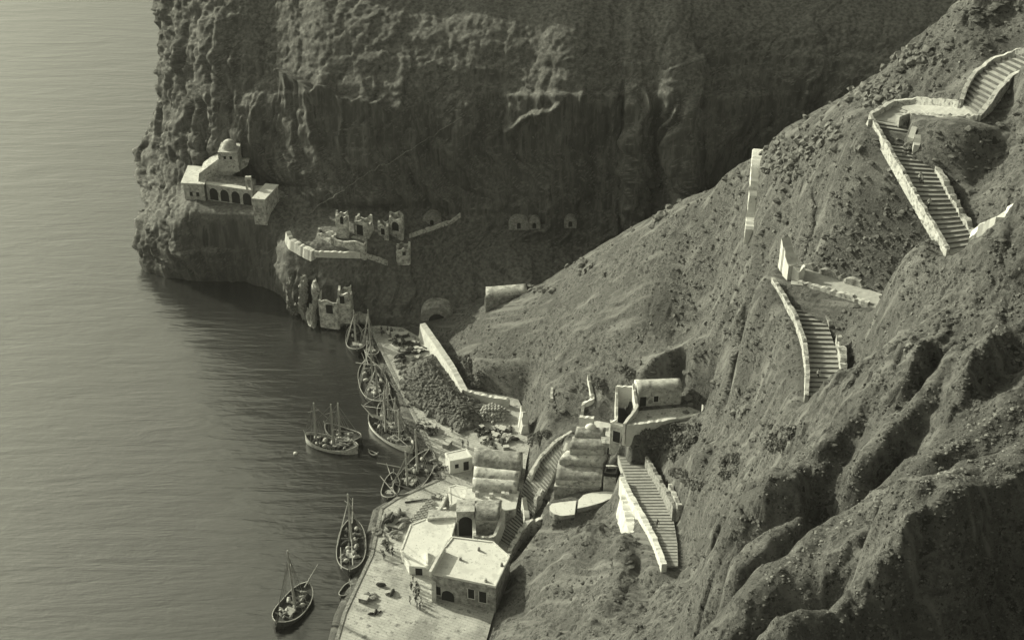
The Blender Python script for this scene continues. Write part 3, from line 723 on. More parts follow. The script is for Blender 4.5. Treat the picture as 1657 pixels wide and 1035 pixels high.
wall([(917,716,13.5),(912,728,12.5)], 1.8, .5, 'tiny white wall piece left of the second vaulted house', 'white')
wall([(848,804,7),(851,822,5.2),(853,836,4.6)], 3.5, .9, 'tall white buttress stub at the bend of the village lane', 'white', batter=.4)
wall([(889,812,8.2),(882,826,7),(876,838,6)], 2.2, .5, 'slanting thin white wall left of the round white terrace', 'white')
wall([(876,790,7.4),(866,806,5.8)], 1.5, 1.0, 'lit rubble wall foot below the lowest vaulted house', 'wall_end', rough=.3)
wall([(876,838,6),(855,842,5.4),(842,858,4.2),(830,880,3.4),(822,896,3)], 2.2, .8, 'rough pale wall along the outside of the lane beside the big white roof', 'wall_end', rough=.3)
wall([(723,797,3.4),(716,812,3.2),(705,834,3)], 1.6, .5, 'thin white yard wall beside the rows of barrels', 'white')
wall([(705,820,3),(722,822,3)], 1.4, .4, 'short cross wall of the small barrel yard', 'white')

# ------------------------------------------------------------ buildings
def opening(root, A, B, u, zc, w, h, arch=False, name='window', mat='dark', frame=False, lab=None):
    """flat panel, coloured dark for the shade inside an opening, on wall face A->B (world points, outside is towards the camera)"""
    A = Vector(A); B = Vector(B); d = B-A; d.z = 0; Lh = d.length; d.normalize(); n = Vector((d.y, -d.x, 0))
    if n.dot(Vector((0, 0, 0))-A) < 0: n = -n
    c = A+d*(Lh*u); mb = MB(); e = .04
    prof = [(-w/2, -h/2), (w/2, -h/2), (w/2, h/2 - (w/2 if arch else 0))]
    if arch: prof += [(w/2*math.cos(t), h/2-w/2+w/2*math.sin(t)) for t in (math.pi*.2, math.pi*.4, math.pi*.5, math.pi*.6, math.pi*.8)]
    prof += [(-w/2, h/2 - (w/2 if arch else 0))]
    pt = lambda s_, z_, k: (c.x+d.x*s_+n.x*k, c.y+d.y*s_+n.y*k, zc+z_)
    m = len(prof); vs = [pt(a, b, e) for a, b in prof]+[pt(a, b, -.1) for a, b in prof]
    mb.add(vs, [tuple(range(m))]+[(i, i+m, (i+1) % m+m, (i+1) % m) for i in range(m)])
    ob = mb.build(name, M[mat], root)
    if frame:
        fb = MB(); fw = .12
        for (s0, z0, sw, sh) in ((-w/2-fw/2, 0, fw, h), (w/2+fw/2, 0, fw, h), (0, -h/2-fw/2, w+2*fw, fw)):
            fb.prism([pt(s0-sw/2, z0+sh/2, .1), pt(s0+sw/2, z0+sh/2, .1), pt(s0+sw/2, z0+sh/2, -.05), pt(s0-sw/2, z0+sh/2, -.05)], zc+z0-sh/2)
        f = fb.build('frame', M['white'], root); f.parent = ob
    return ob
def house(poly, z, label, zb=None, roof='roof', wmat='plaster', cat='house', name='flat_roofed_house', parapet=.35, group=None):
    P = [PZ(x, y, z) for x, y in poly]; zb = lowest(P) if zb is None else zb
    c = sum(P, Vector())/len(P); root = empty(name, (c.x, c.y, zb+1.2)); tag(root, label, cat, group)
    MB().prism([p-Vector((0, 0, .25)) for p in P], zb).build('wall', M[wmat], root)
    big = [c+(p-c)*1.0+((p-c).normalized()*.08) for p in P]
    MB().prism([Vector((p.x, p.y, z)) for p in big], z-.25).build('roof', M[roof], root)
    if parapet:
        mb = MB(); n = len(P)
        for i in range(n):
            a, b = P[i], P[(i+1) % n]; d = (b-a).normalized(); inn = Vector((-d.y, d.x, 0)); inn = inn if inn.dot(c-a) > 0 else -inn
            e = Vector((0, 0, parapet)); mb.prism([a+e+d*.003*i, b+e, b+e+inn*.3-d*.3, a+e+inn*.3+d*.3], z-.01-.003*i)
        mb.build('parapet', M[roof], root)
    return root, P
def vault(poly, z, rise, label, zb=None, roof='grey_roof', wmat='plaster', name='vaulted_house', cat='house', group=None, root=None):
    """poly: far-left, far-right, near-right, near-left eave corners; the barrel runs left-right"""
    a, b, c, d = [PZ(x, y, z) for x, y in poly]; zb = lowest((a, b, c, d)) if zb is None else zb
    if root is None:
        ce = (a+b+c+d)/4; root = empty(name, (ce.x, ce.y, zb+1.2)); tag(root, label, cat, group)
    MB().prism([a, b, c, d], zb).build('wall', M[wmat], root)
    n = 12; nl = 10; vs = []; fs = []; rs = random.Random(int(z*100)+len(label or '')); sag = rs.uniform(.02, .09); hp = [rs.uniform(-.025, .025) for _ in range(n+1)]; lp = [rs.uniform(-.03, .03) for _ in range(nl+1)]
    for i in range(nl+1):
        p = a.lerp(b, i/nl); q_ = d.lerp(c, i/nl)
        for k in range(n+1):
            t = math.pi*k/n; w = (1-math.cos(t))/2; v = p.lerp(q_, w); v.z = z + rise*math.sin(t)**.95*(1+hp[k]+lp[i]-sag*math.sin(math.pi*i/nl)+rs.uniform(-.02, .02)); vs.append(v)
    for i in range(nl):
        for k in range(n):
            s0 = i*(n+1)+k; fs.append((s0, s0+n+1, s0+n+2, s0+1))
    fs += [tuple(range(n+1)), tuple(range((nl+1)*(n+1)-1, nl*(n+1)-1, -1))]
    mb = MB(); mb.add([v+Vector((0, 0, .003)) for v in vs], fs)
    r = mb.build('vault_roof', M[roof], root, smooth=True)
    return root, (a, b, c, d)

# quay houses
r, P = house([(732,868),(798,876),(825,900),(802,949),(698,927),(718,886)], 7.6, 'big house with a wide white roof at the foot of the grassy slope', zb=.5, wmat='grey_roof', name='big_house', parapet=.18)
big = r
opening(r, P[4], P[3], .10, 3.6, 1.0, 2.0, frame=True)
opening(r, P[4], P[3], .25, 2.4, 2.4, 3.4, True, 'door')
opening(r, P[4], P[3], .62, 4.6, 1.2, 2.2, False, 'window', frame=True)
opening(r, P[4], P[3], .80, 4.4, 1.4, 2.6, False, 'window', frame=True)
w = MB(); a, b = PZ(718, 883, 8.9), PZ(696, 924, 8.9); d = (b-a).normalized(); n = Vector((-d.y, d.x, 0))*.25
w.prism([a+n, b+n, b-n, a-n], 7.55).build('roof_wall', M['roof'], r)
bt = MB(); a = PZ(700, 930, 6.8); bt.prism([a+Vector((-.2, 0, 0)), a+Vector((.6, 0, 0)), a+Vector((.6, -1.6, -3)), a+Vector((-.2, -1.6, -3))], .8); bt.build('buttress', M['white'], r)
r, P = house([(664,848),(688,839),(738,841),(731,868),(716,887),(693,918),(662,916),(648,890)], 3.6, 'largest pure white flat roof on the quay, left of the big slanting roof', zb=.5, wmat='white', name='quay_house', parapet=.12)
opening(r, P[6], P[5], .5, 2.5, 1.3, 1.9, False, 'door')
w = MB(); a, b = PZ(689, 888, 4.5), PZ(690, 914, 4.5); w.prism([a, a+Vector((.35, 0, 0)), b+Vector((.35, 0, 0)), b], 3.5).build('roof_wall', M['roof'], r)
for (x, y, zr, par) in ((745,905,7.6,'pot'), (786,940,7.6,'pot'), (775,890,7.6,'vent'), (812,915,7.6,'vent')):
    p = PZ(x, y, zr); mb = MB(); mb.tube(p, p+Vector((0, 0, .7)), .3, .22, 8); mb.build('chimney_pot' if par == 'pot' else 'roof_vent', M['plaster' if par == 'pot' else 'cargo'], big)
# archway between the roofs
A, B = PZ(739, 829, 7.5), PZ(767, 828, 7.5)
root = empty('archway_block', ((A.x+B.x)/2, A.y, .6)); tag(root, 'grey stone block with one tall dark archway behind the largest white roof', 'building')
MB().prism([A, B, B+Vector((0, 3.4, 0)), A+Vector((0, 3.4, 0))], .6).build('wall', M['plaster'], root)
opening(root, A, B, .5, 3.9, 2.7, 5.0, True, 'archway')
MB().prism([A+Vector((-.1, -.12, .3)), B+Vector((.1, -.12, .3)), B+Vector((.1, 3.5, .3)), A+Vector((-.1, 3.5, .3))], 7.5).build('roof', M['plaster'], root)
r, P = house([(694,824),(738,827),(738,836),(692,838)], 4.4, 'low mottled stone shed along the back of the largest white roof', roof='plaster', name='stone_shed', parapet=0)
vault([(765,812),(812,812),(806,842),(770,842)], 6.2, 1.6, 'dark weathered dome-like vault inside the small white court', name='dark_vault', roof='grey_roof')
wall([(766,828,6.4),(767,848,5.6),(768,866,5)], 2.5, .6, 'left whitewashed wall of the small court before the dark vault', 'white')
wall([(768,866,5),(785,868,4.6),(800,866,5)], 2.2, .6, 'low front wall of the small court before the dark vault', 'wall_end')
wall([(800,866,5),(808,846,5.8),(815,826,6.4)], 2.5, .6, 'right whitewashed wall of the small court before the dark vault', 'white')
# twin vault house
r, P = house([(757,790),(840,794),(834,822),(812,826),(768,812),(752,806)], 4.6, 'twin vaulted house with a pale terrace in front of its two ribbed roofs', roof='white', wmat='plaster', name='twin_vault_house', parapet=0)
vault([(768,757),(840,765),(838,779),(766,773)], 5.6, 1.2, None, root=r, roof='plaster')
vault([(766,774),(838,780),(836,793),(764,790)], 5.4, 1.1, None, root=r, roof='plaster')
for x, y in ((769, 797), (792, 800), (811, 798), (818, 799)):
    a = PZ(x, y, 5.6); c = MB().prism([a, a+Vector((.7, 0, 0)), a+Vector((.7, .7, 0)), a+Vector((0, .7, 0))], 4.5).build('chimney', M['plaster'], r)
opening(r, P[5], P[4], .4, 3.2, .9, 1.8, False, 'door')
vault([(768,729),(846,737),(842,762),(767,754)], 4.8, 2.2, 'long grey barrel vaulted store next to the small white house', name='barrel_vault_store', cat='building')
r, P = house([(720,733),(755,725),(764,739),(728,746)], 5.0, 'small bright white house on the quay edge with a plain flat roof', wmat='white', zb=.6, name='small_white_house', parapet=.1)
opening(r, P[3], P[2], .72, 3.0, 1.1, 2.2, False, 'door'); opening(r, P[3], P[2], .3, 3.4, .8, 1.0, False, 'window', frame=True)
house([(726,787),(738,784),(756,788),(753,804),(743,811),(728,819)], 3.6, 'low white terrace shed beside the barrel yard', wmat='white', name='terrace_shed', parapet=.1)
# row of vaulted houses up the lane
r, P = vault([(934,692),(980,694),(977,708),(930,707)], 16.2, 1.0, 'highest vaulted house of the row, with a little white dome chimney', roof='grey_roof')
p = PZ(956, 692, 17.0); mb = MB(); mb.blob((p.x, p.y, 16.9), 1.1, 4, (1.1, .9, 1.0), 10, 6, .03); mb.build('dome_chimney', M['white'], r, smooth=True)
r, P = vault([(928,708),(972,710),(978,728),(922,726)], 15.2, 1.1, 'second vaulted house of the row, with a smooth grey roof', roof='grey_roof')
r, P = house([(973,706),(1013,709),(1012,719),(975,716)], 16.6, 'stone annex with a dark front wall between the row of houses and the stairs', roof='plaster', wmat='grey_roof', name='stone_annex', parapet=0)
opening(r, P[3], P[2], .4, 14.5, 1.6, 2.0, False, 'window', frame=True)
r, P = vault([(919,729),(994,731),(976,748),(905,744)], 13.4, .5, 'third house of the row, with a patchy nearly flat pale roof', roof='plaster')
r, P = vault([(905,746),(979,751),(973,779),(899,776)], 11.0, 1.3, 'biggest vaulted house of the row, with a broad speckled roof', roof='grey_roof')
mb = MB(); 
for u in (.15, .5, .85):
    pass
r, P = house([(986,740),(1004,738),(997,770),(977,768)], 13.2, 'roofless pale walled tower with two dark square wells beside the biggest vault', roof='dark', wmat='plaster', name='walled_tower', parapet=.55)  # flat top coloured near black in place of the shaded wells
a, b = PZ(981, 754, 13.8), PZ(1001, 754, 13.8); MB().prism([a, b, b+Vector((0, .4, 0)), a+Vector((0, .4, 0))], 13.1).build('dividing_wall', M['white'], r)
house([(900,777),(974,782),(970,789),(897,786)], 9.8, 'lowest narrow lean-to of the row, under the biggest vault', roof='plaster', wmat='grey_roof', name='lean_to', parapet=0)
# white round terraces
def terrace(poly, z, label, mat='roof'):
    P = [PZ(x, y, z) for x, y in poly]; c = sum(P, Vector())/len(P); root = empty('round_terrace', (c.x, c.y, z-2)); tag(root, label, 'terrace')
    MB().prism([p-Vector((0, 0, .1)) for p in P], z-1.3).build('terrace_wall', M['grey_roof'], root)
    MB().prism([c+(p-c)*.985 for p in P], z-.1).build('floor', M[mat], root)
terrace([(889,818),(893,814),(905,812),(933,809),(930,832),(908,834),(897,831),(890,825)], 9.2, 'left half of the long white terrace, with a rounded end towards the lane')
terrace([(936,808),(944,800),(958,796),(980,794),(1000,795),(992,804),(975,812),(950,819),(934,822)], 9.6, 'right half of the long white terrace, tapering to a point under the lean-to')
# upper house with courtyard
r, P = vault([(1026,617),(1098,615),(1103,630),(1033,635)], 28.2, 1.2, 'long vaulted house at the back of the walled courtyard high above the lane', roof='plaster', wmat='plaster', name='courtyard_house')
opening(r, P[3], P[2], .42, 26.4, .9, 1.3, False, 'window', frame=True)
opening(r, P[3], P[2], .12, 26.0, 1.2, 2.2, False, 'door')
pts = [PZ(x, y, 24.75) for x, y in [(1034,657),(1104,653),(1140,668),(1014,687)]]
o = MB().prism(pts, 22).build('courtyard_floor', M['paving']); tag(o, kind='structure')
wall([(1014,687,25.2),(1060,681,25.2),(1100,675,25.2),(1140,668,25.4)], 3.0, .6, 'front retaining wall of the walled courtyard', 'white')
wall([(1140,668,25.4),(1137,655,27.5)], 2.5, .6, 'right end wall of the walled courtyard', 'white')
wall([(1025,620,28.8),(1031,657,26.4),(1010,686,25.4)], 3.0, .5, 'white wall between the dark deep court and the courtyard', 'white')
wall([(998,624,27.2),(998,676,23.6),(991,681,22.8)], 3.0, .45, 'thin left wall of the dark deep court', 'white')
wall([(998,624,27.2),(1025,625,28)], 3.0, .45, 'short top wall of the dark deep court', 'white')
o = MB().prism([PZ(x, y, 22.0) for x, y in [(998,632),(1025,632),(1027,664),(1008,690),(996,684)]], 19).build('deep_court_floor', M['dark']); tag(o, kind='structure')  # floor coloured near black to imitate the shade of the deep court
r, P = house([(988,679),(1012,687),(1012,690),(988,683)], 22.6, 'small gatehouse with one dark opening above the annex', zb=15.0, roof='white', wmat='plaster', name='gatehouse', parapet=0)
opening(r, P[3], P[2], .45, 19.6, 1.5, 2.6, False, 'doorway', frame=True)

# ------------------------------------------------------------ monastery on the headland
def fbox(xl, yl, xr, yr, z, zb, depth, mat, name, root, skew=0.0):
    a, b = PZ(xl, yl, z), PZ(xr, yr, z)
    MB().prism([a, b, b+Vector((skew, depth, 0)), a+Vector((skew, depth, 0))], zb).build(name, M[mat], root); return a, b
A = PZ(330, 330, 16.5)
mon = empty('monastery', (A.x, A.y+3, 15.5)); tag(mon, 'old monastery with a four arched gallery on the sea cliff', 'monastery')
a, b = fbox(296, 297, 329, 299, 22.4, 13.5, 9, 'plaster', 'left_wing', mon)
for u in (.34, .66): opening(mon, a, b, u, 19.6, .75, 1.15)
a2, b2 = PZ(294, 297, 22.4), PZ(330, 299, 22.4); MB().prism([a2+Vector((-.2, -.2, .3)), b2+Vector((.2, -.2, .3)), b2+Vector((.2, 9.2, .3)), a2+Vector((-.2, 9.2, .3))], 22.4).build('roof', M['white'], mon)
a, b = PZ(333, 298, 22.2), PZ(408, 309, 22.2); b.z = 22.2
MB().prism([a, b, b+Vector((0, 6, 0)), a+Vector((0, 6, 0))], 13.5).build('gallery_wall', M['plaster'], mon)
for u in (.15, .385, .625, .87): opening(mon, a, b, u, 19.7, 2.25, 3.3, True, 'arch')
MB().prism([a+Vector((0, -.15, .25)), b+Vector((0, -.15, .25)), b+Vector((0, 1.2, .25)), a+Vector((0, 1.2, .25))], 22.2).build('cornice', M['white'], mon)
MB().prism([a+Vector((0, .95, .12)), b+Vector((0, .95, .12)), b+Vector((0, 6, .12)), a+Vector((0, 6, .12))], 22.2).build('gallery_roof', M['grey_roof'], mon)
a, b = fbox(408, 322, 428, 324, 23.2, 16.2, 7.5, 'plaster', 'right_tower', mon, skew=2.2)
MB().prism([a+Vector((-.1, -.1, .25)), b+Vector((.1, -.1, .25)), b+Vector((2.4, 7.6, .25)), a+Vector((2.1, 7.6, .25))], 23.2).build('roof', M['white'], mon)
opening(mon, a, b, .42, 20.2, 1.7, 1.3, mat='grey_roof')
a, b = fbox(430, 317, 470, 319, 19.6, 13.0, 6, 'grey_roof', 'right_wing', mon)
for u in (.35, .7): opening(mon, a, b, u, 17.6, 1.4, 2.0, True)
a, b, c, d = PZ(411, 306, 21.2), PZ(438, 307, 21.2), PZ(438, 312, 21.2), PZ(411, 312, 21.2)
vault([(411, 303), (438, 305), (440, 314), (409, 314)], 20.6, 1.3, None, zb=17, root=mon, roof='plaster')
a = PZ(396, 290, 25.6); bf = MB()
bf.prism([a, a+Vector((.45, 0, 0)), a+Vector((.45, .7, 0)), a+Vector((0, .7, 0))], 22.2)
bf.prism([a+Vector((1.2, 0, 0)), a+Vector((1.65, 0, 0)), a+Vector((1.65, .7, 0)), a+Vector((1.2, .7, 0))], 22.2)
bf.prism([a+Vector((.1, -.05, .55)), a+Vector((1.55, -.05, .55)), a+Vector((1.55, .75, .55)), a+Vector((.1, .75, .55))], a.z-.05)
bf.build('belfry', M['plaster'], mon)
A = PZ(368, 258, 27.5); ch = empty('chapel', (A.x, A.y, 25.5)); tag(ch, 'small domed chapel with two tiny windows above the monastery', 'chapel')
a, b = fbox(352, 246, 384, 247, 29.8, 24.5, 5.5, 'plaster', 'wall', ch)
for u in (.33, .64): opening(ch, a, b, u, 28.3, .65, .8)
mb = MB(); c = (a+b)/2; vs = []; n = 16
for i in range(7):
    t = math.pi/2*i/6
    for k in range(n): vs.append((c.x+1.9*math.cos(t)*math.cos(2*math.pi*k/n), c.y+2.6+1.9*math.cos(t)*math.sin(2*math.pi*k/n), 29.8+2.2*math.sin(t)))
mb.add(vs, [(i*n+k, i*n+(k+1) % n, (i+1)*n+(k+1) % n, (i+1)*n+k) for i in range(6) for k in range(n)]); mb.build('dome', M['plaster'], ch, smooth=True)
# retaining ramp below the chapel
pts = [PZ(322, 281, 24.6), PZ(352, 258, 26.2), PZ(386, 259, 26.2), PZ(404, 257, 26.4)]
mb = MB(); vs = []
for p, k in zip(pts, (3.5, 6, 3, 1.5)): vs += [p, p+Vector((0, 6, 0)), p+Vector((-.6, -1.0, -k)), p+Vector((-.6, 6, -k))]
fs = []
for i in range(3):
    k = i*4; fs += [(k, k+2, k+6, k+4), (k, k+4, k+5, k+1), (k+2, k+3, k+7, k+6)]
fs += [(0, 1, 3, 2), (12, 14, 15, 13)]
mb.add(vs, fs); o = mb.build('retaining_wall', M['plaster'], origin=pts[1]); tag(o, 'sloping stone retaining wall carrying the domed chapel', 'wall')

# ------------------------------------------------------------ ruins on the ledge
wall([(466,374,18.2),(471,386,17.2),(488,396,16.8),(507,406,16.4)], 2.4, 1.2, 'bright curved ramp wall at the left end of the ruined hamlet', 'white', batter=.5, foot=0)
wall([(508,406,16.4),(545,407,16.2),(583,408,16.2)], 1.6, .6, 'straight terrace wall in front of the ruined hamlet', 'white', foot=0)
wall([(583,408,16.2),(605,414,15.4),(627,422,14.4)], 1.2, .5, 'thin terrace wall running right and down from the ruined hamlet', 'wall_end', foot=0)
def ruin(xl, yl, xr, yr, z, zb, depth, label, mat='ruin', ops=(), skew=0, roofless=True):
    A, B = PZ(xl, yl, z), PZ(xr, yr, z); root = empty('ruined_house', ((A.x+B.x)/2, (A.y+B.y)/2, zb)); tag(root, label, 'ruin')
    rs = random.Random(int(xl)); t = .5; E = [(A, B), (B, B+Vector((skew, depth, 0))), (B+Vector((skew, depth, 0)), A+Vector((skew, depth, 0))), (A+Vector((skew, depth, 0)), A)]
    for i, (p, q_) in enumerate(E):
        n = 7; vs = []; fs = []; d = (q_-p).normalized(); nn = Vector((d.y, -d.x, 0))*t/2; ph = rs.uniform(0, 6); dr = rs.uniform(-2.4, -.3)
        for k in range(n+1):
            c = p.lerp(q_, k/n); zt = z - .8*abs(math.sin(ph+k*.55)) + (dr*k/n if i else 0)*(1 if roofless else .2) - rs.uniform(0, .12)
            vs += [(c.x+nn.x, c.y+nn.y, zt), (c.x-nn.x, c.y-nn.y, zt), (c.x-nn.x, c.y-nn.y, zb), (c.x+nn.x, c.y+nn.y, zb)]
        for k in range(n):
            for j in range(4): fs.append((k*4+j, k*4+(j+1) % 4, k*4+4+(j+1) % 4, k*4+4+j))
        fs += [(3, 2, 1, 0), (n*4, n*4+1, n*4+2, n*4+3)]
        MB().add(vs, fs).build('wall', M[mat], root)
    for (u, zc, w, h, ar) in ops:
        k = MB(); opening(root, A+Vector((0, -t/2, 0)), B+Vector((0, -t/2, 0)), u, zc, w, h, ar, 'doorway')
    return root
ruin(540, 383, 590, 391, 19.0, 14, 3.5, 'long roofless ruin with a bright wall top in the middle of the hamlet', 'ruin')
ruin(514, 374, 536, 383, 18.8, 14.5, 3.0, 'low open ruin at the left of the hamlet', 'ruin')
ruin(543, 345, 560, 347, 24.0, 16, 2.6, 'tall narrow ruin with one upright window, highest of the hamlet', 'ruin', ((.55, 22.4, .8, 2.0, True),))
ruin(573, 352, 594, 357, 22.2, 16, 3.4, 'square ruin with a slanting white wall top and a dark doorway', 'ruin', ((.4, 19.3, 1.7, 2.8, False),), skew=.8)
ruin(612, 360, 626, 363, 20.6, 16, 2.6, 'crumbling pale ruin fourth from the left of the hamlet', 'ruin', ((.5, 18.5, 1.0, 1.7, False),))
ruin(630, 348, 650, 352, 21.8, 15.5, 3.4, 'dim arched ruin at the right end of the hamlet', 'ruin', ((.45, 19.2, 1.8, 2.4, True),))
ruin(642, 400, 661, 400, 16.8, 12, 3.0, 'small whitish cube of a ruin below the hamlet', 'ruin', ((.6, 15.2, .8, 1.0, False),), roofless=False)
ruin(516, 482, 545, 486, 8.6, .5, 5, 'rock face ruin with a dark doorway just above the waterline', 'ruin', ((.55, 6.0, 1.7, 2.4, False),))
ruin(546, 471, 565, 472, 10.8, 2, 4, 'smaller ruin with an upright doorway behind the waterline ruin', 'ruin', ((.35, 8.6, 1.1, 2.0, False),))
def cave(px, py, w, h, label, mat='stone', n=1, dw=None):
    p = cliff_hit(px, py); root = empty('cave_house', (p.x, p.y-.6, p.z-h/2)); tag(root, label, 'cave house'); mb = MB(); rs = random.Random(int(px)); m = 9
    prof = [(-w/2, 0)]+[(-w/2*math.cos(math.pi*k/m)*(1+rs.uniform(-.08, .08)), h*.45+h*.55*math.sin(math.pi*k/m)) for k in range(m+1)]+[(w/2, 0)]
    k = len(prof); vs = [(p.x+a, p.y-1.4, p.z-h/2+b) for a, b in prof]+[(p.x+a, p.y+3, p.z-h/2+b) for a, b in prof]
    mb.add(vs, [tuple(range(k)), tuple(range(2*k-1, k-1, -1))]+[(i, i+k, (i+1) % k+k, (i+1) % k) for i in range(k)]); mb.build('facade', M[mat], root)
    for i in range(n):
        u = (i+.5)/n; opening(root, (p.x-w/2, p.y-1.4, 0), (p.x+w/2, p.y-1.4, 0), u, p.z-h*.12, dw or .9, h*.5, True, 'door')
cave(701, 352, 5, 3.6, 'cave house with a pale round front and one door, alone right of the hamlet')
cave(838, 358, 5, 3.2, 'left cave front of the dim row at the foot of the cliff', 'stone')
cave(866, 360, 3, 3.0, 'middle cave front of the dim row, darkest of the three', 'grey_roof')
cave(920, 357, 3, 3.0, 'right cave front of the dim row at the foot of the cliff', 'stone')
cave(710, 505, 8, 5.0, 'wide dark boat cave arch behind the far end of the quay', 'grey_roof', dw=4.2)
vault([(786,466),(850,461),(853,475),(786,482)], 13.5, 1.0, 'lone vaulted store at the foot of the scree near the cliff', zb=4, roof='plaster', wmat='grey_roof', name='lone_store', cat='building')
wall([(786,478,13),(787,505,9)], 3, .5, 'thin pale wall corner below the lone vaulted store', 'plaster')
# thin walled track on the ledge and the long straight track up the cliff
wall([(662,379,17.2),(700,366,18.6),(730,356,19.6),(745,345,21.2)], 1.0, .5, 'thin pale track wall climbing from the hamlet to the cave houses', 'wall_end', foot=0)
mb = MB()
prev = None
for i in range(40):
    t = i/39; px, py = 500+t*245, 344-t*156 - 8*math.sin(t*math.pi)*(-1 if t > .5 else 1)*.4
    p = cliff_hit(px, py) + Vector((0, -.35, 0))
    if prev is not None: mb.tube(prev, p, .11, .11, 5)
    prev = p if prev is None or (p-prev).length < 12 else prev
o = mb.build('pipe', M['cargo'], origin=cliff_hit(620, 266)); tag(o, 'long thin pipe running slantwise up the dark cliff', 'pipe')
# rock fins at the waterline
def fin(pts, label, mat='rock'):
    mb = MB(); P = [PZ(x, y, z) for x, y, z, r in pts]
    for i in range(len(P)-1):
        n = 7
        for k in range(n):
            a = P[i].lerp(P[i+1], k/n)+Vector((.25*math.sin(k*2.1+i), .2*math.cos(k*1.7), 0)); rr = pts[i][3]*(1-k/n)+pts[i+1][3]*k/n
            mb.blob(a, rr*.62, i*7+k+int(pts[0][0]), (1, 1.5, 1.7), 9, 6, .42)
    o = mb.build('rock_pillar', M[mat], origin=P[-1]); tag(o, label, 'rock')
fin([(469,452,11,.8),(467,480,7,.9),(472,503,2,1.2)], 'leftmost thin rock rib hanging over the water')
fin([(492,455,10,1.2),(490,478,7,1.3),(488,498,3,1.3),(497,510,1,1.5)], 'pale eroded rock pillar second from the left at the waterline', 'stone')
fin([(509,462,10,1.3),(513,484,6,.9),(503,505,3,1.4),(505,522,.5,1.8)], 'tall curved rock pillar beside the waterline ruin', 'plaster')
fin([(532,519,1.5,1.5),(546,520,1.5,1.5),(570,513,2,1.4),(592,516,2,1.2)], 'low pale rock shelf at the water below the ruins', 'plaster')
fin([(478,498,2,1.4),(474,500,2.5,1.0)], 'squat pale rock lump at the foot of the left rib', 'stone')
